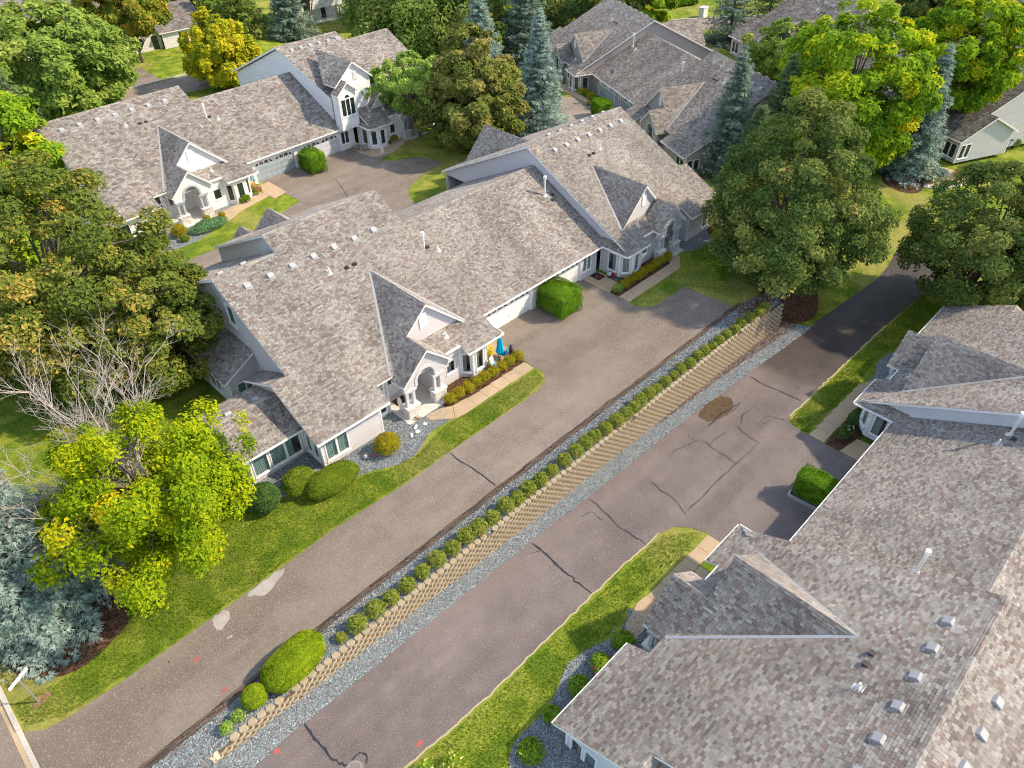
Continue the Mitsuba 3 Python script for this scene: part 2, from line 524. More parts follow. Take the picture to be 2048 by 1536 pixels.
    # ---- walls of lapped boards
    def wall(s, p0, p1, poly, wins=(), color=None, lap=0.125, corner=True):
        """poly: (along, z) outline on the wall from p0 to p1, outside to the right; wins: (s, z, w, h, panes)"""
        p0, p1 = np.asarray(p0, float), np.asarray(p1, float)
        d = (p1 - p0) / np.linalg.norm(p1 - p0)
        n = np.array([d[1], -d[0]])
        col = np.array(color or s.siding)
        P = Polygon(poly).buffer(0)
        for w in wins:
            P = P.difference(sbox(w[0], w[1], w[0] + w[2], w[1] + w[3]))
        W = MB()
        zmin, zmax = P.bounds[1], P.bounds[3]

        def pt(sz, out):
            sz = np.asarray(sz, float).reshape(-1, 2)
            return np.column_stack([p0 + sz[:, :1] * d + np.asarray(out).reshape(-1, 1) * n, sz[:, 1]])
        k = 0
        z = zmin
        lapp = lap if s.near else lap * 2
        while z < zmax - 1e-4:
            band = P.intersection(sbox(-99, z, 99, z + lapp))
            for g in getattr(band, 'geoms', [band]):
                if g.geom_type != 'Polygon' or g.area < 1e-5:
                    continue
                vv, ff = trimesh.creation.triangulate_polygon(g, engine='earcut')
                out = 0.004 + 0.016 * (1 - (vv[:, 1] - z) / lapp)
                W.add(pt(vv, out), ff, col * s.rng.uniform(0.97, 1.03))
                x0, _, x1, _ = g.bounds
                a = g.intersection(shapely.LineString([(-99, z + 1e-4), (99, z + 1e-4)]))
                for seg in getattr(a, 'geoms', [a]):
                    if seg.geom_type == 'LineString' and seg.length > 0.02:
                        (sa, _), (sb, _) = seg.coords[0], seg.coords[-1]
                        W.add(np.vstack([pt([(sa, z), (sb, z)], 0.0), pt([(sb, z), (sa, z)], 0.02)]), [[0, 1, 2, 3]], col * 0.95)
            z += lapp
        s.part('wall', W, 'mat_paint')
        if corner:
            for sa in (0.0, np.linalg.norm(p1 - p0) - 0.09):
                zt = P.intersection(shapely.LineString([(sa + 0.045, -9), (sa + 0.045, 99)]))
                if not zt.is_empty:
                    _, za, _, zb = zt.bounds
                    c0 = p0 + d * (sa + 0.045)
                    s.part('corner_board', MB().bar([*(c0 + n * 0.012), za], [*(c0 + n * 0.012), zb], 0.09, 0.045, s.trim, upd=(*n, 0)), 'mat_paint')
        for w in wins:
            s.window(p0, d, n, *w)

    def window(s, p0, d, n, sa, z, w, h, panes=1, kind='window'):
        def P3(a, b, o):
            return np.array([*(p0 + a * d + o * n), b])
        fw = 0.075
        fr = MB()
        for (a, b, c2, e) in ((sa - fw, z - fw, sa + w + fw, z), (sa - fw, z + h, sa + w + fw, z + h + fw), (sa - fw, z, sa, z + h), (sa + w, z, sa + w + fw, z + h)):
            lo, hi = P3(a, b, -0.06), P3(c2, e, 0.045)
            cor = [P3(x, y, o) for o in (-0.06, 0.045) for y in (b, e) for x in (a, c2)]
            fr.add(cor, [[0, 2, 3, 1], [4, 5, 7, 6], [0, 1, 5, 4], [2, 6, 7, 3], [0, 4, 6, 2], [1, 3, 7, 5]], s.trim)
        for i in range(1, panes):
            xm = sa + w * i / panes
            cor = [P3(x, y, o) for o in (-0.05, 0.03) for y in (z, z + h) for x in (xm - 0.05, xm + 0.05)]
            fr.add(cor, [[0, 2, 3, 1], [4, 5, 7, 6], [0, 1, 5, 4], [2, 6, 7, 3], [0, 4, 6, 2], [1, 3, 7, 5]], s.trim)
        k = s.part(kind, fr, 'mat_paint')
        sill = MB()
        cor = [P3(x, y, o) for o in (0.0, 0.09) for y in (z - fw - 0.05, z - fw) for x in (sa - fw - 0.03, sa + w + fw + 0.03)]
        sill.add(cor, [[0, 2, 3, 1], [4, 5, 7, 6], [0, 1, 5, 4], [2, 6, 7, 3], [0, 4, 6, 2], [1, 3, 7, 5]], s.trim)
        s.part('sill', sill, 'mat_paint', parent=k)
        for i in range(panes):
            a0, a1 = sa + w * i / panes, sa + w * (i + 1) / panes
            g = MB().quad(P3(a0, z, -0.03), P3(a1, z, -0.03), P3(a1, z + h, -0.03), P3(a0, z + h, -0.03), (0.02, 0.035, 0.035))
            s.part('pane', g, 'mat_pane' if s.near else 'mat_dark_pane', parent=k)
            if s.near:
                # pleated blind or curtain behind the glass, open to one side, in a dark room
                cu = MB()
                op = s.rng.choice([0, 0, 0.35, 0.5])
                tint = np.array([(0.17, 0.27, 0.25), (0.22, 0.30, 0.29), (0.30, 0.33, 0.31)][s.rng.integers(3)])
                x = np.linspace(a0, a1 - (a1 - a0) * op, 15)
                o = -0.10 + 0.018 * np.sin(np.arange(15) * 2.4)
                for j in range(14):
                    cu.quad(P3(x[j], z, o[j]), P3(x[j + 1], z, o[j + 1]), P3(x[j + 1], z + h, o[j + 1]), P3(x[j], z + h, o[j]), tint * (1 - 0.25 * (j % 2)))
                s.part('curtain', cu, 'mat_matte', parent=k)
        if s.near:
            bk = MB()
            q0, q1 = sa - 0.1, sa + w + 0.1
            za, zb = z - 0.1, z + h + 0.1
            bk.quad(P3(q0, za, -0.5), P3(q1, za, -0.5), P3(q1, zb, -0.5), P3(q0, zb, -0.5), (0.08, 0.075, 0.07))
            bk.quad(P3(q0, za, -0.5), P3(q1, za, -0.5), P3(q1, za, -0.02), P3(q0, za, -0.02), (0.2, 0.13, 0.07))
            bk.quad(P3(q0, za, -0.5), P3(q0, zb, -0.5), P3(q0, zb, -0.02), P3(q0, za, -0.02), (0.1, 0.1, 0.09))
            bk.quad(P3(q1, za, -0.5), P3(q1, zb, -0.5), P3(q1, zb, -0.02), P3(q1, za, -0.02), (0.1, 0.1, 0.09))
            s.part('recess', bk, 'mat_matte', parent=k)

    def garage_door(s, x0, x1, y, z1=2.13, col=(0.78, 0.78, 0.76)):
        k = numbered(s.k + '__garage_door')
        w = x1 - x0
        yy = y + 0.14
        rows = 4
        for r in range(rows):
            za, zb = z1 * r / rows, z1 * (r + 1) / rows
            mb = MB()
            c = np.array(col)
            if r < rows - 1:
                mb.box(x0, x1, yy, yy + 0.04, za + 0.006, zb - 0.006, c)
                for i in range(8):
                    xa, xb = x0 + w * i / 8 + 0.05, x0 + w * (i + 1) / 8 - 0.05
                    mb.add([(xa, yy, za + .07), (xb, yy, za + .07), (xb, yy, zb - .07), (xa, yy, zb - .07), (xa + .04, yy - .018, za + .11), (xb - .04, yy - .018, za + .11), (xb - .04, yy - .018, zb - .11), (xa + .04, yy - .018, zb - .11)],
                           [[0, 1, 5, 4], [1, 2, 6, 5], [2, 3, 7, 6], [3, 0, 4, 7], [4, 5, 6, 7]], c)
                put(k + '__panel', mb, 'mat_paint', s.m())
            else:
                for i in range(8):
                    xa, xb = x0 + w * i / 8, x0 + w * (i + 1) / 8
                    mb.box(xa, xb, yy, yy + 0.04, za + 0.006, za + 0.10, (0.8, 0.8, 0.79)); mb.box(xa, xb, yy, yy + 0.04, zb - 0.12, zb - 0.004, (0.8, 0.8, 0.79))
                    mb.box(xa, xa + 0.09, yy, yy + 0.04, za + 0.10, zb - 0.12, (0.8, 0.8, 0.79)); mb.box(xb - 0.09, xb, yy, yy + 0.04, za + 0.10, zb - 0.12, (0.8, 0.8, 0.79))
                    up = i % 4
                    # sunburst insert: slanting white bars before dark glass
                    g = MB().box(xa + 0.09, xb - 0.09, yy + 0.02, yy + 0.03, za + 0.10, zb - 0.12, (0.02, 0.022, 0.025))
                    put(k + '__window_pane', g, 'mat_dark_pane', s.m())
                    zs = (za + .10, zb - .12)
                    if up in (0, 3):
                        a, b = ((xa + .09, zs[0]), (xb - .09, zs[1])) if up == 0 else ((xa + .09, zs[1]), (xb - .09, zs[0]))
                        mb.add([(a[0], yy + .005, a[1]), (b[0], yy + .005, b[1]), ((xa + .09) if up == 0 else (xb - .09), yy + .005, zs[1])], [[0, 1, 2]], (0.8, 0.8, 0.79))
                    for fr in ((0.35,) if up in (0, 3) else (0.2, 0.7)):
                        xm = xa + .09 + (xb - xa - .18) * fr
                        mb.bar((xm - 0.08, yy + .01, zs[0]), (xm + 0.08 if up < 2 else xm - 0.22, yy + .01, zs[1]), 0.03, 0.02, (0.8, 0.8, 0.79), upd=(0, 1, 0))
                put(k + '__window_frame', mb, 'mat_paint', s.m())
        tr = MB()
        tr.box(x0 - 0.12, x0, y - 0.03, y + 0.16, 0, z1 + 0.12, s.trim); tr.box(x1, x1 + 0.12, y - 0.03, y + 0.16, 0, z1 + 0.12, s.trim); tr.box(x0, x1, y - 0.03, y + 0.16, z1, z1 + 0.12, s.trim)
        put(k + '__frame', tr, 'mat_paint', s.m())
        hb = MB().box((x0 + x1) / 2 - 0.07, (x0 + x1) / 2 + 0.07, yy - 0.05, yy, 0.62, 0.66, (0.25, 0.25, 0.25))
        put(k + '__handle', hb, 'mat_metal', s.m())

    def vent(s, x, y, F, kind=0, slope=0.5):
        """box vent, pipe or flue standing on the plane F(x, y)"""
        z = F(x, y)
        mb = MB()
        if kind == 0:
            c = (0.36, 0.36, 0.37)
            w, l = 0.20, 0.21
            sg = np.sign(slope)
            pts = []
            for (dx, dy, h) in ((-w, -l, .02), (w, -l, .02), (w, l, .02), (-w, l, .02), (-w, -l, .15), (w, -l, .15), (w, l * .35, .20), (-w, l * .35, .20), (w, l, .03), (-w, l, .03)):
                yy = y + dy * sg
                pts.append((x + dx, yy, z + slope * (yy - y) + h))
            mb.add(pts, [[0, 1, 5, 4], [4, 5, 6, 7], [7, 6, 8, 9]], c)
            mb.add(pts, [[0, 4, 7], [0, 7, 9], [1, 6, 5], [1, 8, 6]], c)
            mb.add([(x + a, y + b * sg, z + slope * b * sg + .016) for a, b in ((-w - .08, -l - .04), (w + .08, -l - .04), (w + .08, l + .1), (-w - .08, l + .1))], [[0, 1, 2, 3]], (0.42, 0.41, 0.40))
            s.part('roof_vent', mb, 'mat_paint')
        elif kind == 1:
            mb.tube_profile([(0.0, z + 1.55), (0.055, z + 1.55)], x, y, 8, (0.2, 0.2, 0.2))
            mb = MB()
            mb.tube([(x, y, z - .1), (x, y, z + 1.5)], 0.085, 10, (0.66, 0.65, 0.62))
            mb.tube([(x, y, z + 1.50), (x, y, z + 1.74)], 0.14, 12, (0.80, 0.80, 0.79))
            mb.tube([(x, y, z - .06), (x, y, z + 0.14)], [0.26, 0.11], 10, (0.62, 0.61, 0.6))
            s.part('flue_pipe', mb, 'mat_paint', smooth=50)
        elif kind == 2:
            mb.tube([(x, y, z - .1), (x, y, z + 0.36)], 0.055, 9, (0.72, 0.71, 0.7))
            mb.tube([(x, y, z - .05), (x, y, z + 0.10)], [0.14, 0.07], 9, (0.6, 0.59, 0.58))
            mb.bar((x, y - .22, z - .10), (x, y + .22, z + .12), 0.34, 0.02, (0.62, 0.61, 0.6))
            s.part('vent_pipe', mb, 'mat_paint', smooth=50)
        else:
            mb.box(x - .13, x + .13, y - .12, y + .12, z - .05, z + .13, (0.03, 0.03, 0.035))
            s.part('exhaust_hood', mb, 'mat_paint')

    # ---- the gable-fronted unit; its own x runs from -16 (outer end) to 0 (garage)
    def unit(s, hi=False, sun=False, back=True, own=False, tall=False, front=True):
        F = lambda x, y: 4.025 + 0.5 * y
        B = lambda x, y: 13.225 - 0.5 * y
        xr = -0.45
        top = 9.2
        if front:
            fr = [(-14.75, 9.2), (-14.75, 1.7), (-15.9, 1.7), (-15.9, -2.65), (-10.4, -2.65), (-10.4, -1.4), (-9.25, -1.4), (-5.9, -1.2), (-5.15, -1.85), (-3.55, -1.85), (-3.55, -2.65), (-0.15, -2.65), (xr, -1.95), (xr, 9.2)]
            if hi:
                fr = fr[:-1] + [(xr, 10.7), (-10.0, 10.7), (-10.0, 9.2)]
            s.plane(fr, (4.025, 0, 0.5), single=own)
            s.plane([(-15.9, 1.7), (-14.3, 1.7), (-14.3, 6.05), (-15.9, 6.05)], (5.725, 0, -0.5))
            s.ridge((-15.9, 1.7, 4.875), (-14.75, 1.7, 4.875), 0.5, 0.5, own)
            # tall cross gable and the porch gable in front of it
            s.plane([(-9.2, -2.7), (-7.07, -2.7), (-7.07, -0.65), (-5.26, -0.65), (-5.26, 5.45), (-9.25, -1.42)], (11.622, 0.93, 0), single=own)
            s.plane([(-5.26, -0.65), (-1.95, -0.65), (-5.26, 5.5)], (1.838, -0.93, 0))
            s.plane([(-7.07, -2.7), (-5.0, -2.7), (-5.0, -1.9), (-5.62, -0.65), (-7.07, -0.65)], (-1.454, -0.92, 0))
            s.ridge((-5.26, -0.62, 6.73), (-5.26, 5.35, 6.73), 0.93, 0.93, own)
            s.ridge((-7.07, -2.68, 5.05), (-7.07, -0.7, 5.05), 0.92, 0.93, own)
            s.flash((-5.26, 5.41, 6.76), (-9.25, -1.38, 3.38))
            s.flash((-5.26, 5.41, 6.76), (-1.95, -0.63, 3.74))
            # pent roof beside the garage
            s.plane([(-0.15, -2.62), (-0.15, 0.6), (-0.9, 0.6), (-0.9, -1.85)], (2.5875, -0.75, 0))
            s.gutter((-15.9, -2.70, 2.62), (-10.4, -2.70, 2.62)); s.gutter((-3.55, -2.70, 2.62), (-0.15, -2.70, 2.62)); s.gutter((-5.0, -1.9, 3.0), (-3.55, -1.9, 3.0)); s.gutter((-0.1, -2.65, 2.62), (-0.1, 0.5, 2.62))
        else:
            fr = [(-14.75, 9.2), (-14.75, -2.65), (xr, -2.65), (xr, 9.2)]
            s.plane(fr, (4.025, 0, 0.5))
            s.plane([(-9.2, -2.7), (-7.07, -2.7), (-7.07, -0.65), (-5.26, -0.65), (-5.26, 5.45), (-9.25, -1.42)], (11.622, 0.93, 0))
            s.plane([(-5.26, -0.65), (-1.95, -0.65), (-5.26, 5.5)], (1.838, -0.93, 0))
            s.plane([(-7.07, -2.7), (-5.0, -2.7), (-5.0, -1.9), (-5.62, -0.65), (-7.07, -0.65)], (-1.454, -0.92, 0))
            s.ridge((-5.26, -0.62, 6.73), (-5.26, 5.35, 6.73), 0.93, 0.93)
            s.ridge((-7.07, -2.68, 5.05), (-7.07, -0.7, 5.05), 0.92, 0.93)
            s.wall((-7.1, -0.35), (-1.9, -0.35), [(0, 3.3), (5.2, 3.3), (5.2, 3.6), (1.84, 6.6), (0, 4.9)], corner=False)
            s.wall((-9.0, -2.35), (-5.15, -2.35), [(0, 0), (3.85, 0), (3.85, 3.2), (1.93, 4.9), (0, 3.1)], corner=False)
            s.wall((-14.4, -2.1), (-0.8, -2.1), [(0, 0), (13.6, 0), (13.6, 2.85), (0, 2.85)])
            return
        if not tall:
            if hi:
                s.ridge((-14.75, 9.2, 8.625), (-10.0, 9.2, 8.625), 0.5, 0.5, own); s.ridge((-10.0, 10.7, 9.375), (xr, 10.7, 9.375), 0.5, 0.5, own)
                s.plane([(-10.0, 10.7), (xr, 10.7), (xr, 20.0), (-10.0, 20.0)], (14.725, 0, -0.5))
                s.wall((-9.7, 20), (-9.7, 9.2), [(0, 2), (10.8, 2), (10.8, 8.5), (9.3, 9.2), (0, 4.6)], color=tuple(np.array(s.siding) * 1.0))
            else:
                s.ridge((-14.75, 9.2, 8.625), (xr, 9.2, 8.625), 0.5, 0.5, own)
        if back:
            s.plane([(-14.75, 9.2), (xr, 9.2), (xr, 21.05), (-14.75, 21.05)], (13.225, 0, -0.5))
        # walls
        e = 0.17
        bw = [(0.35, 0.5, 0.72, 1.5), (1.2, 0.5, 0.72, 1.5)]
        s.wall((-15.5, -2.15), (-10.85, -2.15), [(0, 0), (4.65, 0), (4.65, 2.75), (0, 2.75)], bw)
        s.wall((-10.85, -2.15), (-10.85, -1.0), [(0, 0), (1.15, 0), (1.15, 3.3), (0, 2.75)], corner=False)
        s.wall((-10.85, -1.0), (-9.35, -1.0), [(0, 0), (1.5, 0), (1.5, 3.3), (0, 3.3)], [(0.35, 0.35, 0.8, 1.75), (0.35, 2.25, 0.8, 0.7)])
        s.wall((-9.35, -1.0), (-9.35, 0.4), [(0, 0), (1.4, 0), (1.4, 3.5), (0, 3.2)], [(0.35, 0.3, 0.35, 2.0)], corner=False)
        s.wall((-9.35, 0.4), (-5.95, 0.4), [(0, 0), (3.4, 0), (3.4, 3.6), (0, 3.6)], corner=False)
        s.wall((-5.95, 0.4), (-5.95, -1.65), [(0, 0), (2.05, 0), (2.05, 3.0), (0, 3.6)], corner=False)
        s.wall((-6.0, -2.2), (-6.0, -1.65), [(0, 0), (0.55, 0), (0.55, 3.0), (0, 3.0)], corner=False)
        s.wall((-5.95, -1.65), (-3.5, -1.65), [(0, 0), (2.45, 0), (2.45, 2.95), (0, 2.95)], [(1.2, 1.0, 0.72, 0.95)])
        s.wall((-3.5, -1.65), (-2.87, -2.3), [(0, 0), (0.905, 0), (0.905, 2.7), (0, 2.7)], [(0.2, 0.5, 0.5, 1.55)])
        s.wall((-2.87, -2.3), (-1.6, -2.3), [(0, 0), (1.27, 0), (1.27, 2.7), (0, 2.7)], [(0.36, 0.5, 0.62, 1.55)])
        s.wall((-1.6, -2.3), (-0.75, -1.5), [(0, 0), (1.167, 0), (1.167, 2.7), (0, 2.7)], [(0.3, 0.5, 0.58, 1.55)])
        s.wall((-0.75, -1.5), (-0.62, 0.5), [(0, 0), (2.0, 0), (2.0, 2.65), (0, 2.65)], [(0.35, 0.5, 0.75, 1.55)])
        # door in the porch and its mat
        dm = MB().box(-8.6, -7.65, 0.33, 0.375, 0.05, 2.1, (0.72, 0.72, 0.70)).box(-8.75, -8.6, 0.30, 0.375, 0.05, 2.2, s.trim).box(-7.65, -7.5, 0.30, 0.375, 0.05, 2.2, s.trim).box(-8.6, -7.65, 0.30, 0.375, 2.1, 2.2, s.trim)
        k = s.part('door', dm, 'mat_paint')
        s.part('pane', MB().box(-8.45, -7.8, 0.315, 0.33, 1.1, 1.95, (0.03, 0.04, 0.04)), 'mat_dark_pane', parent=k)
        s.part('door_handle', MB().box(-7.76, -7.71, 0.27, 0.33, 0.98, 1.06, (0.4, 0.33, 0.15)), 'mat_metal', parent=k)
        # gable walls
        s.wall((-14.4, 20.7), (-14.4, -0.4), [(0, 0), (21.1, 0), (21.1, 3.6), (11.5, 8.42), (0, 2.7)], [(11.6, 5.2, 0.9, 1.5)], corner=False)
        s.wall((-15.5, 5.7), (-15.5, -2.15), [(0, 0), (7.85, 0), (7.85, 2.75), (4.0, 4.7), (0, 2.7)], [(6.1, 0.5, 0.6, 1.5), (6.9, 0.5, 0.6, 1.5)])
        s.wall((-14.4, 5.7), (-15.5, 5.7), [(0, 0), (1.1, 0), (1.1, 2.7), (0, 2.7)], corner=False)
        s.wall((-0.8, -1.95), (-0.8, 20.7), [(0, 2.4), (22.65, 2.4), (22.65, 2.7), (11.15, 8.42), (0, 2.8)], corner=False)
        s.wall((-0.8, 20.7), (-14.4, 20.7), [(0, 0), (13.6, 0), (13.6, 2.7), (0, 2.7)])
        # cross gable front and its louvre
        s.wall((-7.1, -0.35), (-1.9, -0.35), [(0, 3.3), (5.2, 3.3), (5.2, 3.6), (1.84, 6.6), (0, 4.9)], corner=False)
        lv = MB().box(-5.72, -5.12, -0.43, -0.35, 4.80, 4.88, s.trim).box(-5.72, -5.12, -0.43, -0.35, 5.84, 5.92, s.trim).box(-5.72, -5.64, -0.43, -0.35, 4.88, 5.84, s.trim).box(-5.20, -5.12, -0.43, -0.35, 4.88, 5.84, s.trim)
        for i in range(9):
            z0 = 4.9 + i * 0.105
            lv.add([(-5.64, -0.42, z0), (-5.20, -0.42, z0), (-5.20, -0.37, z0 + .1), (-5.64, -0.37, z0 + .1)], [[0, 1, 2, 3]], s.trim)
        s.part('louvre', lv, 'mat_paint')
        # porch front with its arch
        cx, r = -7.18, 0.74
        arc = [(cx + r * math.cos(t), 2.72 + r * math.sin(t)) for t in np.linspace(0, math.pi, 25)]
        out = Polygon([(-9.0, 2.42), (-5.15, 2.42), (-5.15, 3.25), (-7.07, 4.95), (-9.0, 3.12)]).difference(Polygon([(cx + r, 2.3)] + arc + [(cx - r, 2.3)]))
        for y, mm in ((-2.42, 0), (-2.2, 1)):
            vv, ff = trimesh.creation.triangulate_polygon(out, engine='earcut')
            pass
        g = MB()
        v2, f2 = trimesh.creation.triangulate_polygon(out, engine='earcut')
        for y in (-2.42, -2.2):
            g.add(np.column_stack([v2[:, 0], v2[:, 0] * 0 + y, v2[:, 1]]), f2, s.siding)
        ring = np.array(out.exterior.coords)
        for a, b in zip(ring[:-1], ring[1:]):
            g.quad((a[0], -2.42, a[1]), (b[0], -2.42, b[1]), (b[0], -2.2, b[1]), (a[0], -2.2, a[1]), s.siding)
        s.part('porch_gable', g, 'mat_paint')
        ar = MB()
        for t0, t1 in zip(np.linspace(0, math.pi, 25)[:-1], np.linspace(0, math.pi, 25)[1:]):
            q = [(cx + rr * math.cos(t), yy, 2.72 + rr * math.sin(t)) for yy in (-2.47, -2.18) for rr in (r - .01, r + .2) for t in (t0, t1)]
            ar.add(q, [[0, 1, 3, 2], [4, 6, 7, 5], [0, 4, 5, 1], [2, 3, 7, 6]], s.column)
        for xx in (cx - r - .2, cx + r - .01):
            ar.box(xx, xx + .21, -2.47, -2.18, 2.42, 2.72, s.column)
        s.part('arch_trim', ar, 'mat_paint')
        for xa in (-9.0, -6.62):
            w = 0.98
            bm = MB().box(xa, xa + w, -2.5, -2.0, 2.28, 2.415, s.column).box(xa + .04, xa + w - .04, -2.46, -2.04, 2.16, 2.28, s.column)
            s.part('beam', bm, 'mat_paint')
            for xc in (xa + .22, xa + w - .22):
                cmb = MB().box(xc - .1, xc + .1, -2.36, -2.16, 1.06, 2.10, s.column).box(xc - .13, xc + .13, -2.39, -2.13, 0.99, 1.06, s.column).box(xc - .13, xc + .13, -2.39, -2.13, 2.10, 2.16, s.column)
                s.part('column', cmb, 'mat_paint')
            pk = numbered(s.k + '__pier')
            put(pk, MB().box(xa + .02, xa + w - .02, -2.54, -1.98, -0.3, 0.9, (0.30, 0.285, 0.26)), 'mat_matte', s.m(), number=False)
            for rr_ in range(5):
                z0 = 0.0 + rr_ * 0.18
                for face in range(2):
                    nb = 3 if face == 0 else 2
                    off = 0.5 * (rr_ % 2)
                    for i in range(nb + 1):
                        lo = max(0.0, (i - off) / nb); hi_ = min(1.0, (i + 1 - off) / nb)
                        if hi_ - lo < 0.05:
                            continue
                        c = np.array((0.62, 0.585, 0.53)) * s.rng.uniform(0.82, 1.1)
                        o = 0.03 + 0.018 * s.rng.random()
                        if face == 0:
                            bb = MB().box(xa + .02 + (w - .04) * lo + .006, xa + .02 + (w - .04) * hi_ - .006, -2.54 - o, -2.535, z0 + .006, z0 + .174, c)
                        else:
                            bb = MB().box(xa - o, xa + .025, -2.54 + .56 * lo + .006, -2.54 + .56 * hi_ - .006, z0 + .006, z0 + .174, c)
                            b2 = MB().box(xa + w - .025, xa + w + o, -2.54 + .56 * lo + .006, -2.54 + .56 * hi_ - .006, z0 + .006, z0 + .174, c)
                            put(pk + '__stone', b2, 'mat_matte', s.m())
                        put(pk + '__stone', bb, 'mat_matte', s.m())
            put(pk + '__cap', MB().box(xa - .07, xa + w + .07, -2.64, -1.9, 0.905, 0.99, (0.66, 0.64, 0.60)), 'mat_matte', s.m())
        s.part('porch_floor', MB().box(-9.3, -6.0, -2.95, 0.38, -0.2, 0.055, (0.60, 0.58, 0.54)), 'mat_matte')
        s.part('soffit', MB().box(-9.1, -5.2, -2.19, 0.38, 2.95, 2.98, s.trim), 'mat_paint')
        # vents on the slope
        if own or hi or not tall:
            for i in range(7):
                s.vent(-13.07 + 1.70 * i, 7.88, F)
        s.vent(-7.8, 6.45, F, 2); s.vent(-6.56, 6.22, F, 3); s.vent(-5.91, 6.21, F, 3); s.vent(-4.0, -0.9, F, 2)
        for i in range(6):
            s.vent(-13.6 + 1.7 * i, 10.55, B, 0, -0.5)
        if sun:
            s.plane([(-19.7, -0.55), (-14.4, -0.55), (-14.4, 2.35), (-19.7, 2.35)], (2.709, 0, 0.38), single=own)
            s.plane([(-19.7, 2.35), (-14.4, 2.35), (-14.4, 5.2), (-19.7, 5.2)], (4.495, 0, -0.38))
            s.ridge((-19.7, 2.35, 3.602), (-15.95, 2.35, 3.602), 0.38, 0.38, own)
            s.gutter((-19.7, -0.6, 2.42), (-15.5, -0.6, 2.42))
            SB = lambda x, y: 4.495 - 0.38 * y
            s.vent(-16.6, 2.95, SB, 0, -0.38); s.vent(-18.5, 2.95, SB, 0, -0.38)
            s.wall((-19.3, -0.1), (-15.5, -0.1), [(0, 0), (3.8, 0), (3.8, 2.5), (0, 2.5)], [(0.25, 0.45, 0.95, 1.65), (1.45, 0.45, 0.95, 1.65), (2.55, 0.45, 0.95, 1.65)])
            s.wall((-19.3, 4.8), (-19.3, -0.1), [(0, 0), (4.9, 0), (4.9, 2.5), (2.45, 3.4), (0, 2.5)], [(0.6, 0.5, 0.9, 1.5), (2.9, 0.5, 0.75, 1.5), (3.85, 0.5, 0.75, 1.5)])
            s.wall((-15.5, 4.8), (-19.3, 4.8), [(0, 0), (3.8, 0), (3.8, 2.5), (0, 2.5)])
            # low lean-to along the outer gable
            s.plane([(-17.0, 6.6), (-14.4, 6.6), (-14.4, 14.0), (-17.0, 14.0)], (2.6 + 17.0 * 0.55, 0.55, 0))
            s.wall((-16.6, 13.6), (-16.6, 6.9), [(0, 0), (6.7, 0), (6.7, 2.7), (0, 2.7)], [(3.4, 0.5, 1.6, 1.5, 2)])
            s.wall((-16.6, 6.9), (-14.4, 6.9), [(0, 0), (2.2, 0), (2.2, 3.7), (0, 2.6)], [(0.5, 0.5, 1.2, 1.4, 2)], corner=False)

    def garage(s, own=False, doors=((1.2, 6.1), (7.25, 12.1)), xa=-1.2, xb=15.2, back=True, dcols=((0.78, 0.78, 0.76), (0.78, 0.78, 0.76))):
        G = lambda x, y: 2.72 + 0.5 * y
        s.plane([(xa, 0), (xb, 0), (xb, 8.65), (xa, 8.65)], (2.72, 0, 0.5), single=own)
        s.plane([(xa, 8.65), (xb, 8.65), (xb, 17.4), (xa, 17.4)], (11.37, 0, -0.5))
        s.ridge((xa, 8.65, 7.045), (xb, 8.65, 7.045), 0.5, 0.5, own)
        s.gutter((-0.2, -0.05, 2.64), (14.4, -0.05, 2.64))
        P = [(0, 0), (14.8, 0), (14.8, 2.72), (0, 2.72)]
        W = Polygon(P)
        xs0 = -0.6
        for d in doors:
            W = W.difference(sbox(d[0] - xs0, -1, d[1] - xs0, 2.13))
        # the wall round the doors
        s.wall((xs0, 0.5), (14.2, 0.5), list(W.exterior.coords), [(13.0 - 0.0, 0.75, 1.0, 1.3, 2)], corner=False)
        for d, c in zip(doors, dcols):
            s.garage_door(*d, 0.5, col=c)
        s.part('foundation', MB().box(-0.5, 14.2, 0.36, 0.5, -0.3, 0.012, (0.5, 0.48, 0.44)), 'mat_matte')
        s.part('soffit', MB().box(-0.5, 14.4, 0.03, 0.48, 2.545, 2.56, s.trim), 'mat_paint')
        dr = MB().box(13.9 + .35, 13.9 + .4, 0, 0, 0, 0)
        s.wall((14.2, 17.0), (-0.6, 17.0), [(0, 0), (14.8, 0), (14.8, 2.72), (0, 2.72)], corner=False)
        s.vent(0.05, 5.92, G, 1); s.vent(1.18, 5.66, G, 2); s.vent(0.54, 6.18, G, 3)
        s.vent(13.3, 5.85, G, 1); s.vent(13.6, 5.2, G, 3); s.vent(14.0, 5.6, G, 3)

# ------------------------------------------------------------------ plants
def unit_rand(rng, n):
    d = rng.normal(size=(n, 3))
    return d / np.linalg.norm(d, axis=1, keepdims=True)


def leaves(mb, pos, nrm, size, col, rng, aspect=0.55, fold=0.25, tri=False):
    """one folded leaf (two triangles) per point"""
    n = len(pos)
    t = rng.normal(size=(n, 3)); t -= (t * nrm).sum(1, keepdims=True) * nrm
    t /= np.linalg.norm(t, axis=1, keepdims=True) + 1e-9
    b = np.cross(nrm, t)
    s = np.asarray(size).reshape(-1, 1) * np.ones((n, 1))
    up = nrm * s * fold
    if tri:
        V = np.stack([pos - t * s - b * s * .6, pos - t * s * .4 + b * s * .85 + up, pos + t * s * 1.15], 1).reshape(-1, 3)
        mb.add(V, np.arange(3 * n).reshape(-1, 3), np.repeat(col, 3, 0))
        return
    V = np.stack([pos - t * s, pos - b * s * aspect + up, pos + t * s, pos + b * s * aspect + up], 1).reshape(-1, 3)
    o = (np.arange(n) * 4)[:, None]
    F = np.vstack([o + [0, 1, 2], o + [0, 2, 3]])
    mb.add(V, F, np.repeat(col, 4, 0))


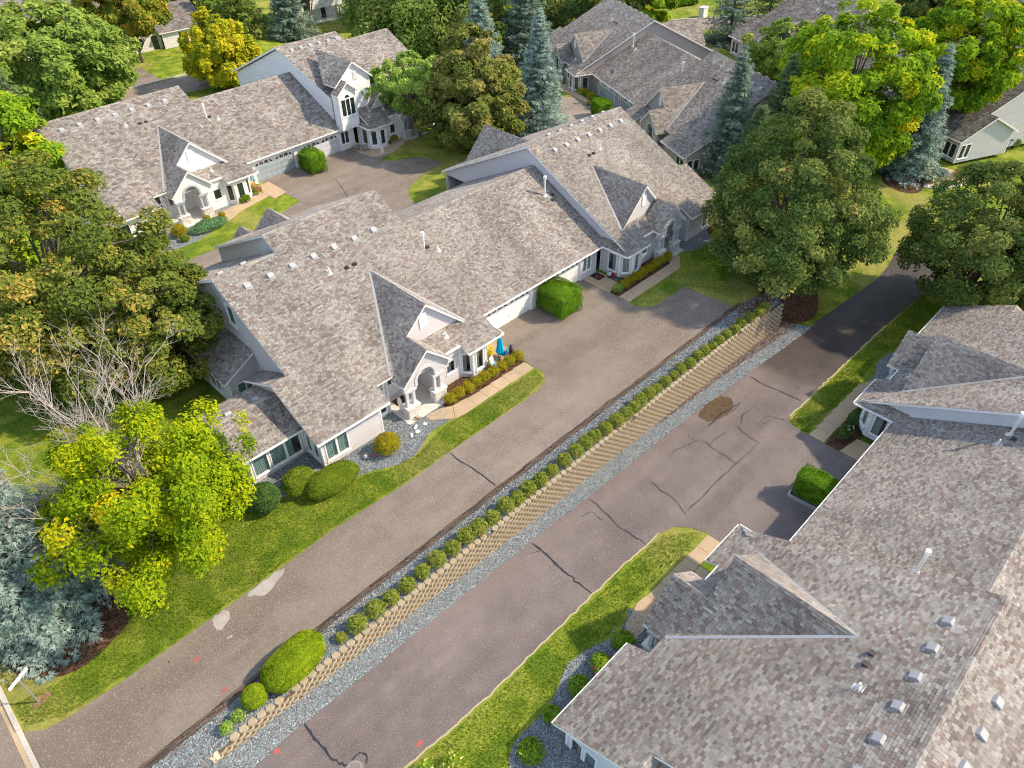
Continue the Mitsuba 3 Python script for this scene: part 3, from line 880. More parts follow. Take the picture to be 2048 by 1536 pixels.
def palette(rng, cols, t):
    cols = np.asarray(cols, float)
    x = np.clip(t, 0, 0.9999) * (len(cols) - 1)
    i = x.astype(int)
    f = (x - i)[:, None]
    return cols[i] * (1 - f) + cols[i + 1] * f


PAL = {
    'linden': [(0.096, 0.151, 0.031), (0.175, 0.238, 0.044), (0.302, 0.312, 0.06), (0.671, 0.451, 0.108)],
    'olive': [(0.109, 0.162, 0.035), (0.206, 0.238, 0.052), (0.351, 0.325, 0.088), (0.567, 0.431, 0.158)],
    'dark': [(0.083, 0.142, 0.038), (0.151, 0.221, 0.057), (0.265, 0.317, 0.079), (0.529, 0.439, 0.123)],
    'lime': [(0.146, 0.253, 0.014), (0.291, 0.405, 0.014), (0.45, 0.518, 0.016), (0.661, 0.543, 0.017)],
    'limegreen': [(0.122, 0.239, 0.022), (0.227, 0.383, 0.023), (0.401, 0.526, 0.023), (0.731, 0.574, 0.029)],
    'green': [(0.143, 0.239, 0.046), (0.227, 0.341, 0.062), (0.341, 0.442, 0.089), (0.51, 0.523, 0.137)],
    'orange': [(0.136, 0.2, 0.032), (0.24, 0.28, 0.035), (0.416, 0.344, 0.045), (0.672, 0.304, 0.08)],
    'yellow': [(0.257, 0.338, 0.027), (0.446, 0.459, 0.027), (0.634, 0.553, 0.03), (0.743, 0.567, 0.041)],
    'locust': [(0.163, 0.281, 0.056), (0.265, 0.411, 0.078), (0.408, 0.542, 0.099), (0.551, 0.617, 0.133)],
    'willow': [(0.108, 0.186, 0.04), (0.194, 0.279, 0.059), (0.292, 0.362, 0.089), (0.41, 0.435, 0.139)],
    'blue': [(0.123, 0.187, 0.168), (0.235, 0.33, 0.294), (0.37, 0.484, 0.43), (0.515, 0.616, 0.525)],
    'spruce': [(0.083, 0.145, 0.062), (0.145, 0.228, 0.093), (0.217, 0.3, 0.124), (0.31, 0.373, 0.155)],
    'greyblue': [(0.105, 0.167, 0.125), (0.178, 0.261, 0.198), (0.272, 0.365, 0.283), (0.376, 0.449, 0.334)],
    'box': [(0.117, 0.194, 0.013), (0.216, 0.327, 0.017), (0.342, 0.443, 0.023), (0.46, 0.497, 0.032)],
    'boxdull': [(0.102, 0.168, 0.017), (0.173, 0.26, 0.024), (0.254, 0.328, 0.03), (0.345, 0.353, 0.05)],
    'yew': [(0.048, 0.099, 0.029), (0.08, 0.152, 0.04), (0.12, 0.2, 0.051), (0.176, 0.232, 0.064)],
    'arbor': [(0.068, 0.164, 0.014), (0.126, 0.275, 0.019), (0.203, 0.364, 0.024), (0.338, 0.402, 0.041)],
    'spirea': [(0.131, 0.208, 0.036), (0.244, 0.324, 0.05), (0.404, 0.422, 0.072), (0.562, 0.36, 0.134)],
    'gold': [(0.156, 0.221, 0.019), (0.351, 0.351, 0.026), (0.52, 0.403, 0.029), (0.52, 0.247, 0.039)],
    'hydr': [(0.117, 0.247, 0.026), (0.208, 0.364, 0.033), (0.325, 0.455, 0.039), (0.442, 0.507, 0.065)],
    'juniper': [(0.096, 0.224, 0.096), (0.16, 0.32, 0.136), (0.224, 0.4, 0.176), (0.288, 0.464, 0.208)],
}


def profile(kind, t):
    t = np.clip(t, 0, 1)
    if kind == 'oval':
        return np.maximum(1 - (2 * t - 0.9) ** 2 / 1.21, 0) ** 0.55
    if kind == 'linden':
        return np.minimum(1, (t / 0.22 + 0.25)) ** 0.7 * np.maximum(1 - t, 0) ** 0.52 * 1.12
    if kind == 'vase':
        return np.minimum(1, 0.35 + 1.1 * t) * np.maximum(1 - t ** 4, 0) ** 0.6
    if kind == 'flat':
        return np.minimum(1, 0.3 + 2.2 * t) * np.maximum(1 - t ** 6, 0) ** 0.5
    return np.maximum(1 - (2 * t - 1) ** 2, 0) ** 0.5


def tree(name, label, x, y, h, r, pal, seed, shape='oval', n=26000, clumps=150, leaf=0.16, low=0.18, spread=1.0, group=None, trunk=0.2, droop=0.0, bare=0, gap=0.0, lean=(0, 0), cat='tree', csize=0.22, lump=(0.70, 0.46)):
    rng = np.random.default_rng(seed)
    z0 = float(zg(x, y))
    k = thing(name, label, cat, group)
    zb = z0 + h * low
    hc = h * (1 - low)
    # clump centres
    t = rng.random(clumps * 6)
    keep = rng.random(len(t)) < (profile(shape, t) * 0.9 + 0.1)
    t = t[keep][:clumps]
    m = len(t)
    th = np.arange(m) * 2.39996 + rng.normal(0, 0.35, m)
    lum = meshkit.noise(np.column_stack([np.cos(th) * 1.6 + seed, np.sin(th) * 1.6, t * 3.2]), seed)
    R = profile(shape, t) * (lump[0] + lump[1] * lum)
    rr = R * rng.random(m) ** 0.32
    cen = np.column_stack([x + lean[0] * t + r * rr * np.cos(th), y + lean[1] * t + r * rr * np.sin(th), zb + hc * (0.03 + 0.95 * t) - droop * rr])
    cr = r * csize * (0.65 + 0.75 * rng.random(m)) * (0.65 + 0.35 * (1 - t)) * spread
    axis = np.column_stack([np.full(m, x), np.full(m, y), zb + hc * (0.25 + 0.45 * t)])
    outc = cen - axis; outc /= np.linalg.norm(outc, axis=1, keepdims=True) + 1e-6
    tone = np.clip(rng.normal(0.42, 0.17, m) + 0.12 * (t - 0.5), 0, 1)  # random tone per clump, slightly lighter towards the top
    wgt = cr ** 2; wgt /= wgt.sum()
    idx = rng.choice(m, n, p=wgt)
    d = unit_rand(rng, n) + outc[idx] * 0.55 + [0, 0, 0.25]
    d /= np.linalg.norm(d, axis=1, keepdims=True)
    rad = cr[idx] * (0.35 + 0.65 * rng.random(n) ** 0.5)
    frilly = 1 + 0.35 * (meshkit.noise(d * 3.1 + cen[idx] * 0.7, seed + 1) - 0.5)
    pos = cen[idx] + d * (rad * frilly)[:, None] * [1, 1, 0.72]
    if droop:
        pos[:, 2] -= droop * 0.8 * rng.random(n) ** 2
    nr = d * 0.6 + outc[idx] * 0.3 + [0, 0, 0.55] + unit_rand(rng, n) * 0.65
    nr /= np.linalg.norm(nr, axis=1, keepdims=True)
    tt = np.clip(tone[idx] + rng.normal(0, 0.14, n), 0, 1) ** 1.15
    # a few leaves, picked at random, have turned
    tt = np.where(rng.random(n) < 0.05, np.clip(tt + 0.4, 0, 1), tt)
    mb = MB()
    leaves(mb, pos, nr, leaf * (0.5 + 1.0 * rng.random(n) ** 1.5), palette(rng, PAL[pal], tt), rng, tri=math.hypot(x, y) > 72)
    put(k + '__crown', mb, 'mat_leaf')
    # trunk and limbs
    bc = (0.17, 0.14, 0.115)
    tr = MB()
    n1 = 7
    zt = np.linspace(z0 - 0.2, zb + hc * 0.55, n1)
    wob = np.cumsum(rng.normal(0, 0.05, (n1, 2)), 0)
    tp = np.column_stack([x + wob[:, 0] + lean[0] * np.linspace(0, .5, n1), y + wob[:, 1] + lean[1] * np.linspace(0, .5, n1), zt])
    tr.tube(tp, trunk * np.array([1.35, 1, .9, .8, .66, .5, .3]), 9, bc)
    put(k + '__trunk', tr, 'mat_bark', smooth=True)
    lb = MB()
    for i in rng.choice(m, min(m, 46), replace=False):
        s = rng.integers(1, n1 - 1)
        a, b = tp[s], cen[i]
        if b[2] < a[2] - 1:
            s = 1; a = tp[1]
        mid = (a + b) / 2 + [0, 0, 0.12 * np.linalg.norm(b - a)] + rng.normal(0, 0.15, 3)
        q = np.array([a, a * .5 + mid * .5 + rng.normal(0, .08, 3), mid, mid * .4 + b * .6, b])
        lb.tube(q, trunk * np.array([.42, .33, .24, .15, .06]), 5, bc, cap=False)
    put(k + '__limbs', lb, 'mat_bark', smooth=True)
    if bare:
        tw = MB()
        gc = (0.40, 0.35, 0.31)
        for i in range(bare):
            a0 = bare_dirs[i % len(bare_dirs)]
            base = np.array([x, y, zb + hc * a0[2]]) + rng.normal(0, 0.4, 3)
            dirv = np.array([a0[0], a0[1], a0[3]]) + rng.normal(0, 0.22, 3)
            dirv /= np.linalg.norm(dirv)
            twig(tw, rng, base, dirv, a0[4] * rng.uniform(.8, 1.1), 0.055, gc, 0)
        put(k + '__bare_branches', tw, 'mat_matte', smooth=True)
    return k


bare_dirs = [(0.55, 0.75, 0.50, 0.55, 5.6), (0.25, 0.95, 0.48, 0.50, 6.2), (-0.10, 1.0, 0.46, 0.50, 6.4), (-0.45, 0.85, 0.42, 0.40, 6.6), (-0.75, 0.60, 0.40, 0.35, 6.4), (-0.85, 0.15, 0.30, 0.15, 6.2), (0.4, 0.85, 0.52, 0.75, 5.4), (-0.3, 0.9, 0.50, 0.7, 5.8), (-0.95, -0.1, 0.32, 0.25, 5.8)]


def twig(mb, rng, p, d, L, r, col, lev):
    n = 6
    pts = [p]
    dd = d.copy()
    for i in range(n - 1):
        dd = dd + rng.normal(0, 0.07, 3) + [0, 0, 0.03]
        dd /= np.linalg.norm(dd)
        pts.append(pts[-1] + dd * L / (n - 1))
    pts = np.array(pts)
    mb.tube(pts, np.linspace(r, r * 0.3, n), 4 if lev else 5, col, cap=False)
    if lev < 3:
        for i in range(7 if lev == 0 else (6 if lev == 1 else 3)):
            j = rng.integers(1, n)
            s = np.cross(dd, unit_rand(rng, 1)[0]); s /= np.linalg.norm(s)
            twig(mb, rng, pts[j], (dd + s * 0.8) / np.linalg.norm(dd + s * 0.8), L * rng.uniform(.3, .48), r * 0.5, col, lev + 1)


def spruce(name, label, x, y, h, r, pal, seed, n=9000, whorls=26, group=None, needle=0.16, power=0.9, low=0.03, dens=1.0):
    rng = np.random.default_rng(seed)
    z0 = float(zg(x, y))
    k = thing(name, label, 'spruce tree', group)
    pos, nrm, ton, tang = [], [], [], []
    br = MB()
    for w in range(whorls):
        t = (w + rng.uniform(0, .6)) / whorls
        z = z0 + h * (low + (0.985 - low) * t)
        L = r * (1 - t) ** power * rng.uniform(.82, 1.12) + 0.12
        nb = max(5, int((14 - 7 * t) * dens))
        a0 = rng.uniform(0, 6.28)
        for b in range(nb):
            a = a0 + b * 2 * math.pi / nb + rng.normal(0, .13)
            Lb = L * rng.uniform(.7, 1.1)
            out = np.array([math.cos(a), math.sin(a), 0])
            side = np.array([-out[1], out[0], 0])
            tone = np.clip(rng.normal(.45, .15), 0, 1)
            m = max(5, int(n * Lb / (whorls * nb * r * 0.5)))
            u = rng.random(m) ** 0.65
            wid = 0.36 * Lb * (1 - u) ** 0.6 * u ** 0.25 + 0.05
            sd = rng.uniform(-1, 1, m) * wid
            sag = -0.30 * Lb * u + 0.18 * Lb * u ** 3 + 0.22 * (1 - t)
            hang = -np.abs(rng.normal(0, 0.05 * Lb + .03, m))
            P = np.array([x, y, z]) + out * (u * Lb)[:, None] + side * sd[:, None]
            P[:, 2] += sag * min(1, .35 + 2.2 * t) + hang
            P[:, 2] = np.maximum(P[:, 2], z0 + .06 + .12 * rng.random(m))
            pos.append(P)
            q = np.array([0, 0, 1.0]) + out * 0.35 + unit_rand(rng, m) * 0.65
            nrm.append(q / np.linalg.norm(q, axis=1, keepdims=True))
            tg = out * 1.0 + side * np.sign(sd)[:, None] * 0.75 + np.array([0, 0, 0.15]) + rng.normal(0, .22, (m, 3))
            tang.append(tg)
            ton.append(np.clip(tone + 0.28 * (u - 0.55) + rng.normal(0, .12, m), 0, 1))
            if b % 2 == 0:
                br.tube([(x, y, z), tuple(np.array([x, y, z]) + out * Lb * .5 + [0, 0, -.12 * Lb]), tuple(np.array([x, y, z]) + out * Lb * .85 + [0, 0, -.14 * Lb])], [.05, .03, .012], 4, (0.12, 0.09, 0.07), cap=False)
    pos, nrm, ton, tang = np.vstack(pos), np.vstack(nrm), np.concatenate(ton), np.vstack(tang)
    m = len(pos)
    tang -= (tang * nrm).sum(1, keepdims=True) * nrm
    tang /= np.linalg.norm(tang, axis=1, keepdims=True) + 1e-9
    bi = np.cross(nrm, tang)
    s = needle * (1.0 if math.hypot(x, y) < 60 else 1.35) * rng.uniform(.7, 1.5, (m, 1)) * (0.6 + .4 * r / 4)
    # a spray: three narrow blades in a fan
    V, F = [], []
    col = palette(rng, PAL[pal], ton)
    mb = MB()
    for ang, ln in ((-.65, .8), (0, 1.25), (.65, .8)):
        dv = tang * math.cos(ang) + bi * math.sin(ang)
        wv = np.cross(nrm, dv)
        A = pos - wv * s * .2; Bv = pos + wv * s * .2; C = pos + dv * s * ln * 1.5 + nrm * s * .12
        V = np.stack([A, Bv, C], 1).reshape(-1, 3)
        mb.add(V, np.arange(3 * m).reshape(-1, 3), np.repeat(col, 3, 0))
    put(k + '__needles', mb, 'mat_leaf')
    put(k + '__branches', br, 'mat_bark')
    put(k + '__trunk', MB().tube([(x, y, z0 - .2), (x, y, z0 + h * .5), (x, y, z0 + h * .97)], [h * .016 + .04, h * .010, .015], 8, (0.14, 0.11, 0.09)), 'mat_bark', smooth=True)
    return k


def shrub(name, label, x, y, rx, ry, rz, pal, seed, n=1500, leaf=0.05, group=None, z=None, cat='shrub', clipped=False, flowers=None, rot=0.0, lift=0.0, square=0.0, core=True, rag=0.0):
    rng = np.random.default_rng(seed)
    z0 = (float(zg(x, y)) if z is None else z) + lift
    k = thing(name, label, cat, group)
    d = unit_rand(rng, n)
    d[:, 2] = np.where(d[:, 2] < -0.55, -d[:, 2], d[:, 2])
    if square:
        mx = np.abs(d).max(1, keepdims=True)
        d2 = d / mx
        d = d * (1 - square) + d2 * square
    lum = meshkit.noise(d * (2.2 if clipped else 3.0 + 2 * rag) + seed, seed) - 0.5
    rad = (1 + (0.10 if clipped else 0.34 + rag) * lum + rag * 0.35 * (rng.random(n) ** 4)) * (1 - (0.10 if clipped else 0.5) * rng.random(n) ** 2)
    p = d * rad[:, None]
    ca, sa = math.cos(math.radians(rot)), math.sin(math.radians(rot))
    px, py = p[:, 0] * rx, p[:, 1] * ry
    pos = np.column_stack([x + px * ca - py * sa, y + px * sa + py * ca, z0 + rz * 0.92 + p[:, 2] * rz * 0.95])
    nr = d * 0.8 + [0, 0, .25] + unit_rand(rng, n) * (0.55 if clipped else 0.8)
    nr /= np.linalg.norm(nr, axis=1, keepdims=True)
    ton = np.clip(0.46 + 0.6 * (meshkit.noise(d * 3.6 + seed * 1.7, seed + 2) - .5) + rng.normal(0, .17, n), 0, 1)
    mb = MB()
    leaves(mb, pos, nr, leaf * rng.uniform(.6, 1.35, n), palette(rng, PAL[pal], ton), rng, aspect=.6)
    put(k + '__foliage', mb, 'mat_leaf')
    if core:
        c = MB()
        m = trimesh.creation.icosphere(2)
        v = np.array(m.vertices)
        if square:
            v = v * (1 - square) + v / np.abs(v).max(1, keepdims=True) * square
        f = .86 if clipped else .62 - .2 * rag
        vx, vy = v[:, 0] * rx * f, v[:, 1] * ry * f
        c.add(np.column_stack([x + vx * ca - vy * sa, y + vx * sa + vy * ca, z0 + rz * .92 + v[:, 2] * rz * f]), m.faces, np.array(PAL[pal][0]) * .8)
        put(k + '__twigs', c, 'mat_matte', smooth=True)
    if flowers:
        fl = MB()
        for i in range(flowers[0]):
            dd = unit_rand(rng, 1)[0]; dd[2] = abs(dd[2])
            c0 = np.array([x + dd[0] * rx * 1.02, y + dd[1] * ry * 1.02, z0 + rz * .92 + dd[2] * rz])
            pn = 14
            q = unit_rand(rng, pn)
            leaves(fl, c0 + q * flowers[2] * .6, q, np.full(pn, flowers[2] * .5), np.tile(np.array(flowers[1]), (pn, 1)) * rng.uniform(.8, 1.15, (pn, 1)), rng, .8)
        put(k + '__flowers', fl, 'mat_leaf')
    return k

# ------------------------------------------------------------------ ground, roads, paths
def ground_mesh():
    gx, gy = np.meshgrid(XS, YS, indexing='ij')
    v = np.column_stack([gx.ravel(), gy.ravel(), zg(gx, gy).ravel()])
    n = len(YS)
    i, j = np.meshgrid(np.arange(len(XS) - 1), np.arange(n - 1), indexing='ij')
    a = (i * n + j).ravel()
    return MB().add(v, np.stack([a, a + n, a + n + 1, a + 1], 1))


put('ground', ground_mesh(), 'mat_lawn', kind='structure', smooth=True, label='mown lawn ground')
struct = lambda key, poly, off, m: put(key, sheet(poly, off, MB()), m, kind='structure')

UP = [(-5.58, 26.75), (-4.9, 26.2), (-3.9, 26.0), (-1.0, 25.93), (1.7, 25.98), (5.0, 26.05), (8.2, 26.15), (11.0, 26.3), (14, 26.15), (17, 25.98), (20, 26.12), (25, 26.1), (27.0, 26.1), (28.5, 26.15), (29.5, 26.5), (30.1, 27.1), (30.12, 27.75), (30.0, 28.15), (30.25, 29.4), (30.3, 31.0), (30.1, 33.6),
      (41.6, 33.6), (41.55, 27.6), (41.8, 26.95), (42.6, 26.48), (43.4, 26.4), (46.6, 26.4), (46.95, 21.75), (40.0, 21.72), (30, 21.72), (20, 21.72), (10, 21.64), (5, 21.58), (0, 21.45), (-3.0, 21.4), (-5.6, 21.2)]
struct('driveway', UP, 0.02, 'mat_asphalt_upper')
LO = [(-5.6, 18.1), (0.5, 18.1), (3, 18.35), (6, 18.42), (11, 18.4), (16, 18.45), (19.5, 18.45), (25, 18.3), (31, 18.15), (36, 18.1), (43, 17.7), (52, 17.3), (56, 17.05), (60, 16.75), (64, 16.5), (67, 16.8), (70, 17.4), (74, 16), (74, 11.5), (66, 12.3), (60, 12.75), (57, 12.85), (51, 12.9), (42, 12.9), (40.9, 12.95), (40.3, 12.7), (39.97, 11.5), (39.95, 9.9), (40.0, 7.0), (27.3, 7.0), (27.35, 9.5), (27.6, 11.2),
      (27.2, 12.2), (26.6, 12.9), (25.5, 13.25), (22, 13.35), (18.5, 13.3), (14, 13.2), (10.6, 13.15), (6.2, 13.3), (2, 13.2), (-2.5, 12.9), (-5.6, 12.0)]
struct('driveway', LO, 0.02, 'mat_asphalt_lower')
struct('driveway', [(13, 61.0), (20, 60.9), (26, 61.2), (32.9, 63.7), (32.4, 70.6), (46.0, 71.0), (46.9, 66.6), (44.4, 65.6), (45.6, 64.4), (48.2, 63.1), (49.0, 60.2), (44.5, 59.0), (42.0, 57.5), (40.6, 55.2), (42.5, 50.5), (30, 50.4), (22, 54.5), (13, 55.8)], 0.02, 'mat_asphalt_upper')
struct('driveway', [(76.5, 71.5), (79.5, 66.5), (80, 60.5), (72.5, 47.0), (69.8, 49.2), (60, 51.5), (57, 55), (60, 59.0), (66, 60.5), (70, 66), (73, 71)], 0.02, 'mat_asphalt_street')
struct('street', [(-40, -60), (-6.05, -60), (-6.05, 70), (-40, 70)], 0.012, 'mat_asphalt_street')
struct('street', [(20, 104.6), (33, 104.9), (40, 102.4), (47, 101.2), (60, 100.4), (80, 97.0), (100, 89.3), (112, 74.5), (119, 73.0), (135, 59.5), (148, 48), (165, 30), (168, 36), (150, 55), (138, 67), (124.5, 77.3), (116, 83.5), (101, 94.5), (82, 104), (60, 107.8), (46, 109.4), (33, 109.6), (20, 110.4)], 0.012, 'mat_asphalt_street')
struct('driveway', [(36.3, 109.6), (39.9, 109.7), (40.2, 118), (36.8, 119)], 0.02, 'mat_asphalt_upper')
struct('driveway', [(108.5, 73.5), (112.6, 74.3), (113.8, 70.5), (110.5, 63), (104.6, 52.0), (101.5, 53.5), (107.0, 64.5)], 0.025, 'mat_asphalt_street')

# concrete kerbs, in sections
kb = MB()
kk = thing('kerb', 'pale concrete kerb and gutter along the street at the lower left corner', 'kerb')
for i in range(26):
    y0 = -12 + i * 3.0
    for part_, xa, xb, zt in (('gutter_section', -6.05, -5.83, 0.03), ('kerb_section', -5.83, -5.62, 0.11)):
        if y0 > 10:
            zt_ = zt if not (20.8 < y0 + 1.5 < 26.9 and part_ == 'kerb_section') else 0.05
            put(kk + '__' + part_, MB().box(xa, xb, y0 + .008, y0 + 2.992, -0.7, zt_, (1, 1, 1)), 'mat_walk' if part_ == 'gutter_section' else 'mat_concrete')
k2 = thing('kerb', 'pale concrete kerb along the far street behind the upper left houses', 'kerb')
pts = np.array([(33, 109.9), (40, 109.9), (46, 109.7), (60, 108.1), (82, 104.3), (101, 94.8), (116, 83.8), (124.6, 77.6), (138, 67.3), (150, 55.3)])
mb = MB()
for a, b in zip(pts[:-1], pts[1:]):
    za, zb = zg(*a), zg(*b)
    mb.bar((*a, za + .04), (*b, zb + .04), 0.3, 0.2, (1, 1, 1))
put(k2 + '__kerb_run', mb, 'mat_concrete')

# gravel: upper strip between drive edging and wall, lower strip at the wall foot, beds round the houses
GR_U = [(-3.9, 21.4), (0, 21.42), (5, 21.56), (10, 21.62), (20, 21.7), (47, 21.7), (51.5, 20.9), (51.5, 19.58), (0.1, 19.58), (-0.5, 19.2), (-3.6, 18.0), (-5.3, 17.95), (-5.3, 21.2)]
GR_L = [(-0.3, 19.5), (51.4, 19.53), (52.3, 17.1), (43, 17.6), (36, 18.0), (25, 18.2), (19.5, 18.35), (11, 18.3), (3, 18.25), (0.3, 18.0), (-1.5, 17.95)]
struct('gravel_bed', GR_U, 0.016, 'mat_gravel')
struct('gravel_bed', GR_L, 0.03, 'mat_gravel')
BED1 = smooth_poly([(9.3, 32.6), (9.9, 30.9), (10.7, 30.3), (11.3, 30.3), (11.9, 29.0), (13.2, 28.55), (15.2, 28.6), (16.43, 27.84), (17.3, 27.5), (18.5, 27.5), (19.4, 27.95), (20.1, 28.35), (21.05, 28.42), (22.3, 28.2), (22.9, 30.6), (20, 31.9), (13.8, 33), (9.5, 33.2)], 2)
struct('gravel_bed', BED1, 0.02, 'mat_gravel')
struct('gravel_bed', [(22.0, 28.9), (30.05, 28.9), (30.15, 30.35), (28.4, 30.6), (26.4, 31.3), (22.8, 31.4)], 0.02, 'mat_mulch')
struct('gravel_bed', [(41.6, 29.2), (49.3, 29.2), (50.3, 30.6), (51.9, 29.6), (53.8, 29.3), (57.5, 30.2), (57.5, 31.6), (43.4, 31.5), (41.6, 30.9)], 0.02, 'mat_mulch')
struct('gravel_bed', [(50.6, 30.4), (52.0, 29.2), (54.8, 29.0), (56.6, 30.8), (53, 31.4)], 0.03, 'mat_gravel')
BED3 = smooth_poly([(20.5, 11.6), (19.02, 10.85), (17.63, 10.94), (16.69, 11.32), (15.55, 11.5), (14.93, 11.5), (14.21, 11.21), (13.61, 10.93), (12.79, 10.71), (11.64, 10.66), (10.57, 10.67), (9.9, 10.5), (9.2, 9.9), (8.3, 8.6), (8.3, 5), (14, 7), (19.5, 8.2)], 2)
struct('gravel_bed', BED3, 0.02, 'mat_gravel')
struct('gravel_bed', smooth_poly([(54.2, 10.7), (53.4, 11.0), (52.16, 11.19), (51.3, 11.2), (50.38, 10.73), (49.13, 10.61), (47.9, 10.8), (48.5, 9.0), (52, 8.5), (56, 9)], 2), 0.02, 'mat_gravel')
struct('gravel_bed', [(40.0, 9.85), (45.2, 9.8), (47.6, 9.9), (48, 8), (41.9, 8.3), (40.0, 8.85)], 0.02, 'mat_mulch')
struct('gravel_bed', smooth_poly([(17.6, 66.5), (18.0, 63.9), (20.0, 63.4), (22.0, 63.6), (24.3, 64.6), (26.3, 65.6), (28.3, 66.3), (31.0, 67.2), (31.2, 68.6), (24, 69), (18, 68)], 2), 0.02, 'mat_gravel')
struct('mulch_bed', smooth_poly([(1.0, 33.5), (1.0, 30.5), (0.5, 29.0), (-0.6, 28.4), (-2.4, 28.0), (-3.4, 28.3), (-4.9, 29.5), (-5.3, 33), (-4, 37), (0, 37)], 2), 0.02, 'mat_mulch')
struct('mulch_bed', smooth_poly([(47.5, 20.6), (50.5, 21.4), (54.5, 22.2), (57.5, 22.5), (58, 20), (56, 18.2), (53.3, 17.5), (51.6, 18.6), (50, 20)], 2), 0.035, 'mat_mulch')
struct('mulch_bed', smooth_poly([(88.0, 23.3), (85.4, 20.6), (86.2, 19.4), (87.9, 18.9), (91.2, 17.3), (92.2, 20.0), (91.5, 22.2)], 2), 0.02, 'mat_walk')
struct('mulch_bed', smooth_poly([(82.5, 24.5), (82.0, 21.6), (84.0, 20.4), (88, 21.8), (89.8, 24.5), (86, 26)], 2), 0.02, 'mat_mulch')
struct('mulch_bed', smooth_poly([(102.5, 28.5), (101.9, 24.0), (102.3, 20.0), (104.5, 18.6), (108, 18), (110, 24), (106, 29)], 2), 0.02, 'mat_mulch')
struct('mulch_bed', smooth_poly([(117.5, 63.0), (119.8, 66), (118.6, 70.5), (113.5, 68.5), (112.2, 61.5), (112, 57), (115, 56)], 2), 0.02, 'mat_mulch')
struct('mulch_bed', smooth_poly([(70.0, 124), (74.5, 122), (73.5, 119), (69, 119.5), (64, 122), (65, 126)], 2), 0.02, 'mat_mulch')

# walkways of separate slabs
def path(key, label, slabs, z=0.05, m='mat_walk'):
    k = numbered(key)
    labels[k] = {'kind': 'structure', 'label': label}
    for q in slabs:
        P = Polygon(q).buffer(-0.014, join_style=2)
        put(k + '__slab', sheet(P, z, sheet_side(P, z)), m)
    return k


def sheet_side(P, z):
    mb = MB()
    r = np.array(P.exterior.coords)
    for a, b in zip(r[:-1], r[1:]):
        mb.quad((*a, zg(*a) + z), (*b, zg(*b) + z), (*b, zg(*b) - .1), (*a, zg(*a) - .1))
    return mb


rows = [24.32, 25.45, 26.5, 27.66, 28.8, 29.98]
s1 = [[(a, 28.05), (b, 28.08), (b, 29.02), (a, 29.1)] for a, b in zip(rows[:-1], rows[1:])]
s1 += [[(22.36, 28.15), (23.3, 28.0), (24.32, 28.05), (24.32, 29.15), (23.1, 29.25)], [(21.05, 29.2), (22.36, 28.15), (23.1, 29.25), (22.4, 29.6), (21.08, 29.85)]]
path('footpath', 'tan concrete slabs of the path in front of the arched porch', s1)
path('patio', 'concrete slabs beside the bay window and left garage door', [[(28.55, 30.0), (30.28, 29.95), (30.28, 31.5), (28.4, 31.5)], [(28.4, 31.5), (30.28, 31.5), (30.28, 33.2), (28.4, 33.2)]], 0.05, 'mat_walk')
rx = np.linspace(41.58, 48.86, 7)
path('footpath', 'tan concrete slabs of the path beside the right hand porch', [[(a, 28.28), (b, 28.33), (b, 29.4), (a, 29.4)] for a, b in zip(rx[:-1], rx[1:])] + [[(48.86, 28.4), (50.46, 29.45), (50.35, 30.5), (49.5, 30.5), (48.86, 29.5)]])
path('patio', 'tan concrete slabs before the glass door right of the garage', [[(41.5, 31.7), (43.5, 31.7), (43.4, 33.2), (41.5, 33.2)], [(41.5, 30.3), (43.75, 31.0), (43.5, 31.7), (41.5, 31.7)]])
bx = np.linspace(20.2, 27.5, 7)
path('footpath', 'tan slabs of the path beside the near roof', [[(a, 10.25), (b, 10.2), (b, 11.12), (a, 11.15)] for a, b in zip(bx[1:-1], bx[2:])] + [[(20.2, 10.0), (bx[1], 10.2), (bx[1], 11.2), (20.6, 11.25), (18.95, 10.85), (18.6, 9.9)], [(23.3, 9.1), (25.2, 9.1), (25.2, 10.2), (23.3, 10.2)]])
fx = np.linspace(40.0, 48.0, 8)
path('footpath', 'grey tan slabs of the path beside the bay window on the right', [[(a, 9.93), (b, 9.9), (b, 10.95), (a, 11.08)] for a, b in zip(fx[:-1], fx[1:])] + [[(48.0, 9.85), (49.6, 9.3), (49.4, 10.3), (48.0, 10.95)]])
path('patio', 'brown concrete slab under the bay window on the right', [[(39.98, 7.0), (42.2, 7.0), (42.0, 8.45), (40.02, 8.78)]])
path('footpath', 'tan slabs of the path before the upper left arched porch', [[(24.3, 65.6), (25.8, 65.0), (27.6, 66.0), (27.0, 67.4), (24.6, 66.9)], [(27.6, 66.0), (29.6, 66.5), (29.3, 67.8), (27.0, 67.4)], [(29.6, 66.5), (31.3, 66.9), (31.3, 68.3), (29.3, 67.8)], [(31.3, 65.9), (33.0, 66.4), (33.0, 69.9), (31.3, 69.7)]])
path('patio', 'tan slab before the bay window of the two storey house', [[(44.0, 70.3), (44.4, 66.8), (46.8, 66.2), (47.6, 68.3), (46.4, 70.4)], [(46.8, 66.2), (49.9, 67.5), (52.3, 68.6), (51.8, 69.5), (47.6, 68.3)]])
path('footpath', 'pale path slabs before the grey twin house porch', [[(79.4, 66.5), (80.5, 66.7), (82.5, 71.5), (80.4, 72.3)], [(78.3, 62.6), (79.5, 62.2), (80.5, 66.7), (79.4, 66.5)]])

